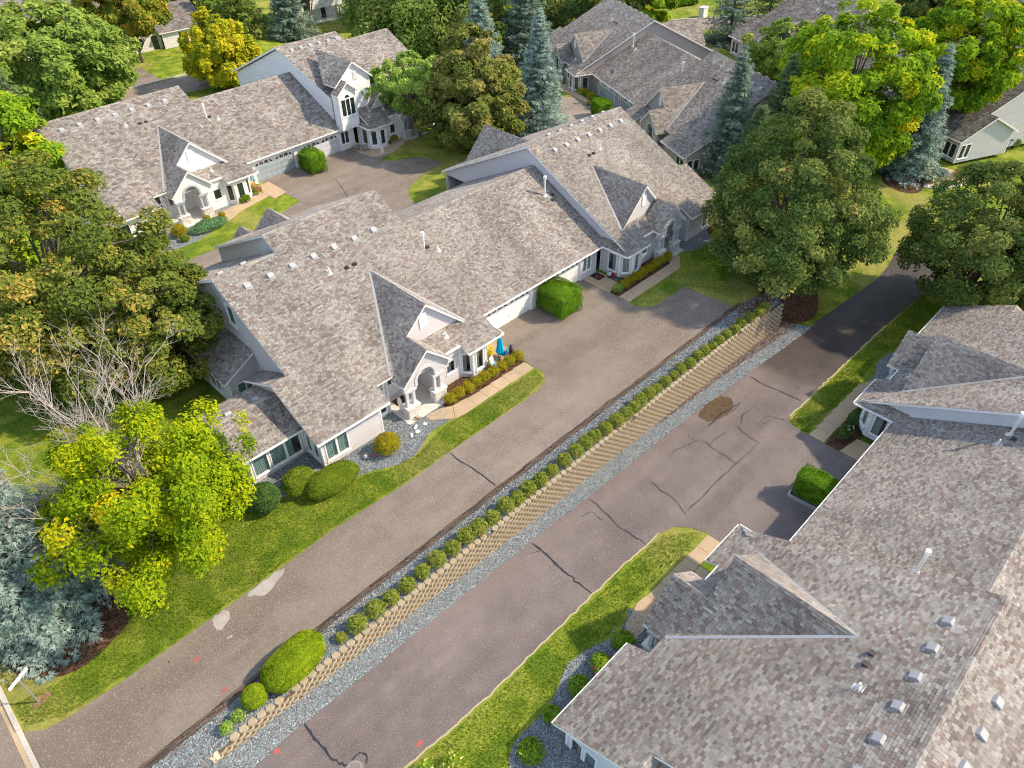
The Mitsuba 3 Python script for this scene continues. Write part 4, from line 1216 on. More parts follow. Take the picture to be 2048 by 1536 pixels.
# sealed cracks: tar ribbons on the lower and upper drives
def ribbon(pts, w, off):
    p = np.asarray(pts, float)
    q = [p[0]]
    rg = np.random.default_rng(int(abs(p[0, 0] * 100)))
    for a, b in zip(p[:-1], p[1:]):
        for f in (0.33, 0.67, 1.0):
            q.append(a + (b - a) * f + (rg.normal(0, .035, 2) if f < 1 else 0))
    q = np.array(q)
    t = np.gradient(q, axis=0); t /= np.linalg.norm(t, axis=1, keepdims=True)
    nrm = np.column_stack([-t[:, 1], t[:, 0]])
    ww = w * rg.uniform(.55, 1.35, (len(q), 1)); ww[0] *= .4; ww[-1] *= .5
    L, R = q + nrm * ww / 2, q - nrm * ww / 2
    v = np.vstack([np.column_stack([x, zg(x[:, 0], x[:, 1]) + off]) for x in (L, R)])
    n = len(q); i = np.arange(n - 1)
    return MB().add(v, np.stack([i, i + n, i + n + 1, i + 1], 1), (0.030, 0.030, 0.034))


CR = [([(3.84, 18.28), (3.79, 17.54), (3.81, 16.76), (3.8, 16.11), (3.93, 15.58)], .12), ([(3.9, 15.6), (4.05, 15.3), (4.5, 15.25), (4.9, 15.3), (5.05, 15.05), (4.85, 14.7)], .1), ([(19.46, 18.2), (19.45, 17.42), (19.34, 16.23), (19.29, 15.12), (19.31, 14.37), (19.29, 13.41)], .13), ([(19.45, 17.42), (18.64, 17.77)], .05),
      ([(24.52, 18.14), (24.58, 17.49), (24.39, 16.78), (24.15, 15.5), (24.22, 14.5), (24.19, 13.27)], .10), ([(23.01, 17.42), (23.48, 17.4), (23.84, 17.29), (23.83, 16.86), (23.81, 16.3)], .06), ([(28.59, 16.18), (28.41, 15.46), (28.43, 14.56), (28.22, 13.74), (27.77, 12.94)], .08), ([(28.02, 13.1), (30.6, 13.12), (32.56, 13.16), (33.84, 13.12), (35.15, 13.07), (36.67, 13.06)], .06),
      ([(34.08, 17.07), (33.85, 16.37), (34.26, 15.75), (34.07, 15.03), (34.08, 14.23), (33.98, 13.65), (33.84, 13.12)], .08), ([(31.57, 16.72), (32.3, 16.69), (32.93, 16.47), (34.32, 16.2)], .06), ([(34.16, 15.44), (35.22, 15.42), (36.31, 15.28)], .06), ([(37.28, 15.16), (36.92, 14.47), (36.83, 13.72), (36.81, 13.02)], .08), ([(35.71, 16.51), (37.27, 16.6), (38.64, 16.36), (39.74, 16.17)], .08), ([(37.32, 16.21), (38.14, 16.17), (39.3, 16.15)], .06),
      ([(37.5, 14.94), (38.47, 15.4), (39.63, 15.32)], .07), ([(37.82, 13.78), (38.68, 13.88), (39.43, 13.78)], .06), ([(39.53, 14.13), (39.98, 13.57), (40.3, 12.95)], .06), ([(42.82, 17.33), (42.72, 16.2), (42.88, 14.94), (42.97, 13.79), (43.01, 13.05)], .11)]
for p, w in CR:
    put('driveway_001__tar_seam', ribbon(p, w, 0.025), 'mat_gloss')
put('driveway__tar_seam', ribbon([(19.98, 26.05), (19.93, 25.38), (20.09, 23.95), (20.12, 22.88), (20.06, 21.91)], .10, 0.025), 'mat_gloss')
put('driveway_002__tar_seam', ribbon([(34.5, 57.5), (36.0, 59.5), (37.2, 62.0), (38.4, 65.5)], .09, 0.025), 'mat_gloss')
put('driveway_002__tar_seam', ribbon([(21.0, 55.6), (22.6, 58.6), (24.2, 60.0), (25.6, 61.1)], .08, 0.025), 'mat_gloss')
put('driveway_003__tar_seam', ribbon([(70.4, 61.5), (69.6, 58.7), (66.8, 56.2), (63.0, 55.0)], .08, 0.025), 'mat_gloss')

# dry straw-coloured lawn edge along the lower drive
from shapely.geometry import LineString
for ln in ([(2, 13.2), (6.2, 13.3), (10.6, 13.15), (14, 13.2), (18.5, 13.3), (22, 13.35), (25.5, 13.25)], [(40.9, 12.95), (42, 12.9), (51, 12.9), (57, 12.85)]):
    q = []
    rg = np.random.default_rng(len(ln))
    L = LineString(ln)
    for dd in np.arange(0, L.length, .35):
        a = L.interpolate(dd)
        q.append((a.x, a.y + rg.normal(0, .035)))
    put('dry_grass_edge', sheet(LineString(q).buffer(.05), 0.026, MB(), (0.40, 0.34, 0.20)), 'mat_matte', kind='structure')

# worn pale patches and spray marks on the upper drive, wet leaf stain on the lower one
def patch(key, pts, c, off, m='mat_matte', n=3):
    rg = np.random.default_rng(int(abs(pts[0][0]) * 91))
    p = smooth_poly(pts, n) + 0
    p = p + (meshkit.noise(np.column_stack([p * 5, p[:, :1] * 0])) - .5)[:, None] * .16
    put(key, sheet(Polygon(p).buffer(0), off, MB(), c), m)


def f_pale(p, n, uv):
    s = mikit.cell_rand(p.x * 34, p.y * 34, 3)
    return mix((0.30, 0.27, 0.25), (0.44, 0.41, 0.38), fb(p.x * 2, p.y * 2, 0)) * (0.85 + .3 * s)


mat('mat_pale_asphalt', mikit.proc(f_pale), 0.9, spec=0.2)
for p in ([(5.3, 26.0), (6.5, 26.08), (7.8, 26.1), (7.6, 25.75), (7.2, 25.6), (6.6, 25.3), (5.9, 25.1), (5.75, 25.5)], [(3.3, 26.0), (4.2, 25.95), (4.15, 25.35), (3.85, 25.2), (3.4, 24.95), (3.15, 25.1), (3.3, 25.5)], [(3.36, 24.4), (3.6, 24.48), (3.73, 24.35), (3.5, 24.12)]):
    patch('driveway__worn_patch', p, (1, 1, 1), 0.024, 'mat_pale_asphalt')
for x, y in ((1.72, 24.41), (1.94, 21.95)):
    patch('driveway__spray_mark', [(x - .18, y - .1), (x + .16, y - .14), (x + .2, y + .12), (x - .1, y + .16)], (0.33, 0.12, 0.10), 0.025)
for x, y in ((2.22, 18.0), (7.09, 13.67)):
    patch('driveway_001__spray_mark', [(x - .13, y - .1), (x + .13, y - .12), (x + .15, y + .1), (x - .1, y + .13)], (0.42, 0.10, 0.09), 0.025)


def f_stain(p, n, uv):
    a = fb(p.x * 6, p.y * 6, 0, octaves=3)
    return mix((0.050, 0.036, 0.022), (0.13, 0.085, 0.045), a)


mat('mat_stain', mikit.proc(f_stain), 0.35, spec=0.5)
patch('driveway_001__wet_leaf_stain', [(36.2, 17.75), (37.4, 17.9), (38.3, 17.9), (39.4, 17.6), (39.7, 17.0), (39.1, 16.5), (38.2, 16.15), (37.2, 16.3), (36.5, 16.5), (36.0, 17.1)], (1, 1, 1), 0.023, 'mat_stain')


# manhole
mk = thing('manhole', 'round iron manhole cover set in the lower drive with tar ring', 'manhole')
zc = float(zg(4.3, 14.85))
put(mk + '__rim', MB().tube([(4.3, 14.85, zc - .1), (4.3, 14.85, zc + .036)], 0.42, 28, (0.20, 0.17, 0.14)), 'mat_matte')
put(mk + '__cover', MB().tube([(4.3, 14.85, zc), (4.3, 14.85, zc + .044)], 0.36, 28, (0.27, 0.24, 0.24)), 'mat_matte')
mb = MB()
for i in range(-5, 6):
    for j in range(-5, 6):
        if i * i + j * j < 27:
            mb.box(4.3 + i * .055 - .016, 4.3 + i * .055 + .016, 14.85 + j * .055 - .016, 14.85 + j * .055 + .016, zc + .044, zc + .049, (0.10, 0.09, 0.09))
put(mk + '__studs', mb, 'mat_matte', kind='stuff')

# timber edging along the upper drive
tk = thing('timber_edging', 'weathered brown timber edging between the upper drive and the gravel', 'edging')
rg = np.random.default_rng(5)
x = -3.0
while x < 47.5:
    L = rg.uniform(2.0, 2.6)
    x1 = min(x + L, 47.6)
    ya = np.interp(x, [-3, 0, 5, 10, 20, 48], [21.32, 21.33, 21.48, 21.55, 21.66, 21.72]); yb = np.interp(x1, [-3, 0, 5, 10, 20, 48], [21.32, 21.33, 21.48, 21.55, 21.66, 21.72])
    o = rg.normal(0, .025, 2)
    put(tk + '__timber', MB().bar((x + .02, ya + o[0], 0.03), (x1 - .02, yb + o[1], 0.03 + rg.normal(0, .008)), 0.16, 0.15), 'mat_timber')
    put(tk + '__timber', MB().bar((x + .3, ya + o[0] - .19, 0.0), (x1 + .25, yb + o[1] - .19, 0.0), 0.15, 0.13), 'mat_timber')
    x = x1

# ------------------------------------------------------------------ retaining wall of split-faced blocks
wk = thing('retaining_wall', 'long tan stepped block retaining wall between the two drives', 'wall')
out = [(-0.224, 0.0), (-0.105, -0.092), (0.105, -0.092), (0.224, 0.0), (0.14, 0.22), (-0.14, 0.22)]
bmesh = []
for v in range(6):
    # tops of the lower courses painted dark for pocket soil and shade; cap course clean
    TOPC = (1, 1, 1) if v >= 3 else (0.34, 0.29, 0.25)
    rg = np.random.default_rng(40 + v)
    mb = MB()
    o = np.array(out) + rg.normal(0, .008, (6, 2))
    o2 = o * [0.97, 0.93]
    n = 6
    V = np.vstack([np.column_stack([o2, np.full(n, 0.0)]), np.column_stack([o, np.full(n, .02)]), np.column_stack([o, np.full(n, .18)]), np.column_stack([o2, np.full(n, .198)])])
    i = np.arange(n); j = (i + 1) % n
    F = [np.stack([i + n * r, j + n * r, j + n * (r + 1), i + n * (r + 1)], 1) for r in range(3)]
    mb.add(V, np.vstack(F))
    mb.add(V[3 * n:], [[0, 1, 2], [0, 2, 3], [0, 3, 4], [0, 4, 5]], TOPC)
    bmesh.append(mb.get())
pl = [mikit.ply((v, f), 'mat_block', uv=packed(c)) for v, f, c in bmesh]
rest = MB()
blocks = []
rg = np.random.default_rng(77)
W0 = 0.462
for c in range(0, 16):
    zt = 0.07 - 0.2 * c
    for i in range(int(51.2 / W0)):
        x = 0.25 + (i + 0.5 * (c % 2)) * W0
        cut = 0.4 if x < 1.6 else 0
        if zt < zl(x) - 0.02 or x > 51:
            continue
        if c == 0 and (x < 0.9 or (i % 29 == 8)):
            continue
        if x > 47 and c < (x - 47) * 0.55:
            continue
        y = 19.58 - 0.026 * c + rg.normal(0, .006)
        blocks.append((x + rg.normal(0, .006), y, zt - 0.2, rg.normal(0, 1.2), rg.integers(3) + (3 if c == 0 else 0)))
dist = [np.linalg.norm(np.array(b[:3]) - CAM) + (6 if False else 0) for b in blocks]
near = set(np.argsort(dist)[:300].tolist())
for i, (x, y, z, r, v) in enumerate(blocks):
    if i in near:
        k = numbered(wk + '__block')
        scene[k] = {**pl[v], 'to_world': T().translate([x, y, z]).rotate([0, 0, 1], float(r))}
    else:
        a = math.radians(r)
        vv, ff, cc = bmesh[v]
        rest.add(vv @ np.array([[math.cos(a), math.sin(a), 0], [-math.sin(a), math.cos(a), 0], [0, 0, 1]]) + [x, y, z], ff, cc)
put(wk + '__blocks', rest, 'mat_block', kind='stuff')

# loose gravel stones
def stones(polys, dens, seed, size=(.025, .06), off=0.015, cols=((0.13, 0.15, 0.165), (0.22, 0.25, 0.27), (0.34, 0.38, 0.40), (0.46, 0.49, 0.49), (0.28, 0.20, 0.18))):
    rg = np.random.default_rng(seed)
    mb = MB()
    cols = np.array(cols)
    base = np.array([(1, 0, 0), (-.5, .87, 0), (-.5, -.87, 0), (0, 0, .85)], float)
    F0 = np.array([(0, 1, 3), (1, 2, 3), (2, 0, 3)])
    for P in polys:
        P = Polygon(P).buffer(0); shapely.prepare(P)
        x0, y0, x1, y1 = P.bounds
        n = int((x1 - x0) * (y1 - y0) * dens)
        q = np.column_stack([rg.uniform(x0, x1, n), rg.uniform(y0, y1, n)])
        q = q[shapely.contains_xy(P, q[:, 0], q[:, 1])]
        n = len(q)
        s = rg.uniform(*size, (n, 1, 1)) * rg.uniform(.7, 1.3, (n, 1, 3))
        a = rg.uniform(0, 6.28, n)
        R = np.zeros((n, 3, 3)); R[:, 0, 0] = np.cos(a); R[:, 0, 1] = -np.sin(a); R[:, 1, 0] = np.sin(a); R[:, 1, 1] = np.cos(a); R[:, 2, 2] = 1
        V = np.einsum('nij,nkj->nki', R, base[None] * s) + rg.normal(0, .006, (n, 4, 3))
        V += np.column_stack([q, zg(q[:, 0], q[:, 1]) + off])[:, None]
        f = (np.arange(n) * 4)[:, None, None] + F0[None]
        cc = cols[rg.choice(len(cols), n, p=[.27, .3, .24, .13, .06])] * rg.uniform(.8, 1.2, (n, 1))
        mb.add(V.reshape(-1, 3), f.reshape(-1, 3), np.repeat(cc, 4, 0))
    return mb


put('gravel_stones', stones([GR_U, GR_L], 210, 3, off=0.03), 'mat_matte', kind='stuff', label='loose blue grey gravel stones along the retaining wall')
put('gravel_stones', stones([BED1, BED3], 190, 4, off=0.03), 'mat_matte', kind='stuff', label='loose dark blue grey gravel stones in the beds by the houses')


# brown leaf litter along the wall foot and under the big tree
def litter(polys, n, seed, off=.06):
    rg = np.random.default_rng(seed)
    mb = MB()
    for P in polys:
        P = Polygon(P).buffer(0); x0, y0, x1, y1 = P.bounds
        q = np.column_stack([rg.uniform(x0, x1, n * 3), rg.uniform(y0, y1, n * 3)])
        q = q[shapely.contains_xy(P, q[:, 0], q[:, 1])][:n]
        m = len(q)
        nr = unit_rand(rg, m) * .5 + [0, 0, 1]; nr /= np.linalg.norm(nr, axis=1, keepdims=True)
        c = np.array([(0.30, 0.105, 0.03), (0.22, 0.08, 0.03), (0.36, 0.17, 0.05), (0.14, 0.06, 0.03)])[rg.integers(0, 4, m)]
        leaves(mb, np.column_stack([q, zg(q[:, 0], q[:, 1]) + off]), nr, rg.uniform(.03, .07, m), c, rg)
    return mb


put('leaf_litter', litter([[(33, 19.2), (51.8, 19.3), (52.2, 18.0), (46, 18.55), (40, 18.9), (33, 19.05)]], 1900, 5), 'mat_leaf', kind='stuff', label='rust brown fallen leaves along the foot of the block wall')
put('leaf_litter', litter([[(47, 21.4), (56, 22.8), (58.5, 20), (56.5, 17.3), (52.2, 17.4), (51.3, 19.8)], [(46.9, 21.6), (51, 21), (49, 19.8), (45, 19.9)]], 1100, 6), 'mat_leaf', kind='stuff', label='brown fallen leaves on the mulch under the large linden')
put('leaf_litter', litter([[(44, 12.9), (66, 12.5), (68, 16.7), (44, 17.4)], [(30, 7.5), (40, 7.5), (40, 17), (20, 18), (20, 13.3)], [(-4, 22), (45, 22), (45, 26), (-4, 25.8)]], 90, 8, .03), 'mat_leaf', kind='stuff', label='single pale leaves scattered on the drives')

# grass blades on the near lawns
def grass(polys, n, seed, h=(.05, .11)):
    rg = np.random.default_rng(seed)
    mb = MB()
    for P, m in zip(polys, n):
        P = Polygon(P).buffer(0); x0, y0, x1, y1 = P.bounds
        q = np.column_stack([rg.uniform(x0, x1, m), rg.uniform(y0, y1, m)])
        q = q[shapely.contains_xy(P, q[:, 0], q[:, 1])]
        k = len(q)
        a = rg.uniform(0, 6.28, k)
        hh = rg.uniform(*h, k)
        d = np.column_stack([np.cos(a), np.sin(a), a * 0]) * .028
        b = np.column_stack([q, zg(q[:, 0], q[:, 1]) - .005])
        tip = b + np.column_stack([rg.normal(0, .04, (k, 2)), hh])
        V = np.stack([b - d, b + d, tip], 1).reshape(-1, 3)
        patchy = meshkit.fbm(np.column_stack([q * .8, q[:, :1] * 0]), 3, 2)
        broad = meshkit.fbm(np.column_stack([q * .2 + 11, q[:, :1] * 0]), 3, 6)
        t = np.clip(patchy * 1.3 - .2 + rg.normal(0, .16, k), 0, 1)
        c = palette(rg, [(0.11, 0.20, 0.016), (0.17, 0.27, 0.022), (0.26, 0.33, 0.04), (0.42, 0.37, 0.12)], np.clip(t * .75 + (broad - .5) * .8, 0, 1))
        mb.add(V, np.arange(3 * k).reshape(-1, 3), np.repeat(c, 3, 0))
    return mb


LAWNS = [[(-5.5, 28.5), (-5.5, 27.0), (-4, 26.2), (0, 26.1), (8, 26.25), (12, 26.4), (17, 26.1), (27, 26.2), (29.6, 26.7), (30, 27.9), (24, 27.9), (21.4, 28.2), (18.5, 27.4), (16.4, 27.7), (15, 28.4), (12, 28.6), (10.5, 30.2), (8, 33), (4, 34), (1.2, 31), (0, 28.6), (-3, 28)],
         [(1, 13.0), (6, 13.1), (11, 12.95), (18.5, 13.1), (25.5, 13.05), (27.3, 11.6), (25, 11.3), (20.5, 11.5), (17.6, 11.05), (15.5, 11.6), (13.6, 11), (10, 10.7), (8, 8.5), (0, 4)],
         [(40.1, 12.7), (40.1, 11.2), (48, 11.1), (51.5, 11.4), (54, 11.2), (57.5, 10), (62, 10), (64, 12.4), (57, 12.7), (42, 12.75)],
         [(41.7, 28.2), (48.9, 28.3), (51, 29), (54, 28.8), (58, 28), (57, 23), (48, 22), (47, 26.3), (43, 26.6)]]
put('grass', grass(LAWNS, (90000, 60000, 26000, 14000), 9), 'mat_leaf', kind='stuff', label='short grass blades of the lawn strips by the drives')

# ------------------------------------------------------------------ the houses
def mirror(k=1.0):
    return M4(0, (14.15, 0, 0), (-k, 1, 1))


hk = thing('twin_house', 'large grey sided twin house in the middle with turquoise parasol beside its bay window', 'house')
A = House(hk, M4(0, (29.1, 32.8, 0)), seed=11)
A.garage()
A.unit(hi=True, sun=True)
A.sub(mirror(0.9)); A.unit()
A.sub(M4(0, (0, 18.4, 0), (1, -1, 1))); A.unit(front=False)
A.sub(mirror(0.9) @ M4(0, (0, 18.4, 0), (1, -1, 1))); A.unit(front=False)
A.finish()

hk = thing('twin_house', 'twin house in the right foreground, its brown shingled roofs filling the lower right corner', 'house')
C = House(hk, M4(180, (41.65, 6.77, -2.0)), seed=12, siding=(0.58, 0.60, 0.64))
C.garage(own=False)
C.unit(back=True)
C.sub(mirror(1.0)); C.unit(own=True)
C.finish()

hk = thing('twin_house', 'white sided twin house at upper left with a two storey end and grey garage door', 'house')
B = House(hk, M4(2, (30.9, 69.9, 0)), siding=(0.74, 0.74, 0.74), seed=13, near=False, expo=0.2, column=(0.42, 0.44, 0.47))
B.garage(dcols=((0.30, 0.36, 0.39), (0.55, 0.56, 0.60)), xb=12.7)
B.unit()
B.sub(mirror(0.9)); B.unit(tall=True)
B.sub(np.eye(4))
# two storey block
B.plane([(12.0, 0.8), (20.4, 0.8), (20.4, 10.2), (12.0, 10.2)], (5.726, 0, 0.37))
B.plane([(12.0, 10.2), (20.4, 10.2), (20.4, 21.6), (12.0, 21.6)], (13.88, 0, -0.43))
B.ridge((12.0, 10.2, 9.5), (20.4, 10.2, 9.5), 0.4, 0.4)
B.ridge((20.4, 9.2, 8.625), (27.3, 9.2, 8.625), 0.5, 0.5)
B.wall((12.4, 21.2), (12.4, 1.2), [(0, 0), (20, 0), (20, 5.9), (11, 9.2), (0, 4.4)], corner=False)
B.wall((20.1, 1.2), (20.1, 21.2), [(0, 3), (20, 3), (20, 4.4), (9, 9.2), (0, 5.9)], corner=False)
B.wall((12.4, 1.2), (20.1, 1.2), [(0, 2.4), (7.7, 2.4), (7.7, 5.9), (0, 5.9)], corner=False)
B.plane([(12.3, -0.1), (14.9, -0.1), (14.9, 6.6), (12.3, 2.0)], (-2.58, 0.8, 0))
B.plane([(14.9, -0.1), (17.4, -0.1), (17.4, 1.6), (14.9, 6.6)], (21.26, -0.8, 0))
B.ridge((14.9, -0.1, 9.34), (14.9, 6.5, 9.34), 0.8, 0.8)
B.wall((12.6, 0.25), (17.2, 0.25), [(0, 2.6), (4.6, 2.6), (4.6, 7.3), (2.3, 9.15), (0, 7.4)], corner=False)
B.plane([(11.9, -0.85), (13.35, -0.85), (13.35, 0.4), (11.9, 0.4)], (-3.21, 0.82, 0))
B.plane([(13.35, -0.85), (14.75, -0.85), (14.75, 0.4), (13.35, 0.4)], (18.684, -0.82, 0))
B.wall((12.15, -0.5), (14.5, -0.5), [(0, 2.6), (2.35, 2.6), (2.35, 6.65), (1.2, 7.6), (0, 6.65)], [(0.3, 4.1, 1.75, 1.75, 3)])
B.wall((12.15, 0.6), (12.15, -0.5), [(0, 2.6), (1.1, 2.6), (1.1, 6.65), (0, 6.6)], corner=False)
B.wall((14.5, -0.5), (14.5, 0.3), [(0, 2.6), (.8, 2.6), (.8, 6.65), (0, 6.6)], corner=False)
ar = MB()
c0 = 13.32
for t0, t1 in zip(np.linspace(0, math.pi, 13)[:-1], np.linspace(0, math.pi, 13)[1:]):
    ar.add([(c0 + rr * math.cos(t), -0.535, 6.0 + rr * math.sin(t)) for rr in (.30, .38) for t in (t0, t1)], [[0, 1, 3, 2]], WHITE)
    ar.add([(c0, -0.53, 6.0), (c0 + .3 * math.cos(t0), -0.53, 6.0 + .3 * math.sin(t0)), (c0 + .3 * math.cos(t1), -0.53, 6.0 + .3 * math.sin(t1))], [[0, 1, 2]], (0.03, 0.03, 0.05))
B.part('arched_window', ar, 'mat_dark_pane')
B.part('louvre', MB().box(15.0, 15.5, 0.17, 0.25, 7.3, 8.2, (0.6, 0.6, 0.6)), 'mat_paint')
TF = lambda x, y: 5.726 + 0.37 * y
for i in range(6):
    B.vent(13.4 + 1.25 * i, 9.0, TF, 0, 0.37)
B.vent(16.4, 7.2, TF, 2, 0.37)
B.finish()

hk = thing('twin_house', 'grey sided twin house at upper right with white rake boards and satellite dish', 'house')
D = House(hk, M4(-115, (82.1, 66.2, -2.2)), siding=(0.30, 0.285, 0.285), trim=(0.66, 0.66, 0.67), column=(0.40, 0.45, 0.47), seed=14, near=False, expo=0.22, tone=0.84)
D.garage(dcols=((0.34, 0.37, 0.37), (0.34, 0.37, 0.37)))
D.unit()
D.sub(mirror(0.95)); D.unit()
D.sub(M4(0, (0, 18.4, 0), (1, -1, 1))); D.unit(front=False)
D.finish()

hk = thing('twin_house', 'grey roofed house behind the yellow green ash at the top right', 'house')
E = House(hk, M4(-114, (106.9, 46.9, -2.2)), siding=(0.45, 0.44, 0.43), seed=15, near=False, expo=0.3, tone=0.66)
E.garage()
E.unit()
E.sub(mirror(1.0)); E.unit()
E.finish()


def small_house(key, label, xf, siding, tone, seed, build):
    k = thing(key, label, 'house')
    h = House(k, xf, siding=siding, seed=seed, near=False, expo=0.3, tone=tone)
    build(h)
    h.finish()


def tl(h):   # gable with an arched window, hipped bay, long wall with a dark roof
    h.plane([(-3, -0.3), (1.9, -0.3), (1.9, 12), (-3, 12)], (7.0, 0.02, 0.03))
    h.plane([(0.2, -0.5), (1.75, -0.5), (1.75, 9), (0.2, 9)], (6.0, 0.88, 0)); h.plane([(1.75, -0.5), (3.3, -0.5), (3.3, 9), (1.75, 9)], (9.08, -0.88, 0))
    h.wall((0.4, 0), (3.1, 0), [(0, 2), (2.7, 2), (2.7, 6.2), (1.35, 7.3), (0, 6.2)], [(0.6, 4.3, 1.5, 1.5, 3)])
    h.wall((3.1, 0), (3.1, 9), [(0, 2), (9, 2), (9, 6.2), (0, 6.2)], corner=False)
    h.wall((-9, 0.6), (0.4, 0.6), [(0, 0), (9.4, 0), (9.4, 6.8), (0, 6.8)], [(2, 1, 1.2, 1.4, 2), (6, 1, 1.2, 1.4, 2)])
    h.plane([(-9, 0.2), (0.5, 0.2), (0.5, 7), (-9, 7)], (6.7, 0, 0.5))
    h.plane([(1.8, -1.6), (5.2, -1.6), (5.2, 3.4), (3.1, 3.4), (1.8, 0.8)], (3.3, -0.1, 0.55)); h.plane([(5.2, -1.6), (6.0, -1.6), (6.0, 6), (3.4, 6), (3.4, 1.6)], (6.2, -0.62, 0))
    h.wall((1.9, 0), (2.6, -1.3), [(0, 0), (1.476, 0), (1.476, 2.5), (0, 2.5)], [(0.4, 0.7, 0.6, 1.5)])
    h.wall((2.6, -1.3), (4.6, -1.3), [(0, 0), (2, 0), (2, 2.5), (0, 2.5)], [(0.2, 0.6, 0.65, 1.6), (1.15, 0.6, 0.65, 1.6)])
    h.wall((4.6, -1.3), (5.6, 0), [(0, 0), (1.64, 0), (1.64, 2.5), (0, 2.5)], [(0.5, 0.8, 0.7, 1.2)])
    h.wall((5.6, 0), (10.5, 0), [(0, 0), (4.9, 0), (4.9, 3), (0, 3)], [(1.2, 0.9, 0.7, 1.2), (3.4, 0.1, 1.0, 2.0)])
    h.wall((10.5, -0.8), (17.5, -0.8), [(0, 0), (7, 0), (7, 2.6), (0, 2.6)], [(2.6, 0.6, 1.4, 1.5, 2)])
    h.wall((17.5, -0.8), (17.5, 8), [(0, 0), (8.8, 0), (8.8, 2.6), (4.4, 4.8), (0, 2.6)])
    h.plane([(10.0, -1.3), (18, -1.3), (18, 4.2), (10, 4.2)], (3.2, 0, 0.5)); h.plane([(10.0, 4.2), (18, 4.2), (18, 9.7), (10, 9.7)], (7.4, 0, -0.5))
    h.plane([(3.4, 0.3), (11, 0.3), (11, 8), (3.4, 8)], (3.0, 0, 0.5))


small_house('house', 'pale house with an arched upper window behind the maples at the top left', M4(-2, (36.5, 125.0, -0.1)), (0.62, 0.59, 0.57), 0.75, 21, tl)


def top(h):  # white porch
    h.wall((-6, 0), (0, 0), [(0, 0), (6, 0), (6, 4.5), (0, 4.5)], [(1.5, 0.8, 1.4, 1.4, 2)])
    h.wall((0, 2.2), (6.2, 2.2), [(0, 0), (6.2, 0), (6.2, 4.5), (0, 4.5)], [(3.3, 0.1, 1.0, 2.1)])
    h.wall((6.2, 0), (16, 0), [(0, 0), (9.8, 0), (9.8, 4.5), (0, 4.5)], [(1.3, 0.9, 1.3, 1.3, 2), (5, 0.9, 1.3, 1.3, 2)])
    h.part('porch_beam', MB().box(-0.3, 6.5, -0.5, 0.0, 2.5, 3.9, (0.8, 0.8, 0.8)), 'mat_paint')
    h.part('porch_floor', MB().box(0, 6.2, -0.4, 2.2, -0.3, 0.1, (0.55, 0.53, 0.5)), 'mat_matte')
    for x in (0.1, 5.6):
        h.part('pier', MB().box(x - .35, x + .35, -.5, .2, 0, 1.0, (0.6, 0.57, 0.53)), 'mat_matte')
        h.part('column', MB().box(x - .15, x + .15, -.3, 0, 1.0, 2.5, (0.72, 0.72, 0.73)), 'mat_paint')
    h.plane([(-6.5, -0.6), (16.5, -0.6), (16.5, 7), (-6.5, 7)], (4.6, 0, 0.5))


small_house('house', 'white house with a pillared porch behind the spruces at the top edge', M4(-6, (75.1, 126.6, -2.2)), (0.72, 0.72, 0.72), 0.7, 22, top)


def tr(h):
    h.wall((0, 0), (22, 0), [(0, 0), (22, 0), (22, 3), (0, 3)], [(2, .8, 1.4, 1.4, 2), (7, .8, 1.4, 1.4, 2), (14, .1, 1.2, 2.1), (17, .8, 1.4, 1.4, 2)])
    h.plane([(-.5, -.6), (22.5, -.6), (22.5, 7), (-.5, 7)], (3.2, 0, 0.5))


small_house('house', 'white house front behind a clipped hedge at the top edge right of centre', M4(-22, (123.5, 91.0, -2.2)), (0.74, 0.74, 0.73), 0.7, 23, tr)
small_house('house', 'brown grey roof at the far upper right corner', M4(-112, (140, 40, -2.2)), (0.5, 0.48, 0.46), 0.6, 25, tr)


def b6(h):   # rear of a house on the right lawn: a side wall, a gabled bay turned towards the lawn, a taller wall behind
    h.sub(M4(-90, (0, 4.6, 0)))
    h.wall((-8, 0), (5.0, 0), [(0, 0), (13, 0), (13, 3.0), (0, 3.0)], [(8.4, 0.7, 2.6, 1.6, 3)])
    h.sub(M4(-38, (0.1, -0.2, 0)))
    h.wall((0, 0), (3.0, 0), [(0, 0), (3.0, 0), (3.0, 2.5), (1.5, 3.8), (0, 2.5)], [(0.22, 0.75, 2.56, 1.5, 4)])
    h.wall((3.0, 0), (3.0, 2.5), [(0, 0), (2.5, 0), (2.5, 2.5), (0, 2.5)])
    h.wall((0, 2.5), (0, 0), [(0, 0), (2.5, 0), (2.5, 2.5), (0, 2.5)])
    h.plane([(-0.35, -0.4), (1.5, -0.4), (1.5, 6), (-0.35, 6)], (2.62, 0.87, 0)); h.plane([(1.5, -0.4), (3.35, -0.4), (3.35, 6), (1.5, 6)], (5.23, -0.87, 0))
    h.wall((3.0, 2.0), (12, 2.0), [(0, 0), (9, 0), (9, 6.2), (0, 6.2)], [(1.3, 2.6, 2.3, 1.5, 3)])
    h.part('deck_screen', MB().box(3.2, 5.2, 0.5, 1.95, 0, 2.0, (0.09, 0.10, 0.13)), 'mat_paint')
    h.plane([(2.6, 1.4), (12, 1.4), (12, 8), (2.6, 8)], (5.6, 0, 0.45))
    h.sub(np.eye(4))


small_house('house', 'pale grey house with gabled four pane bay window beside the right hand lawn', M4(0, (102.4, 21.3, -2.6)), (0.60, 0.60, 0.62), 0.6, 24, b6)

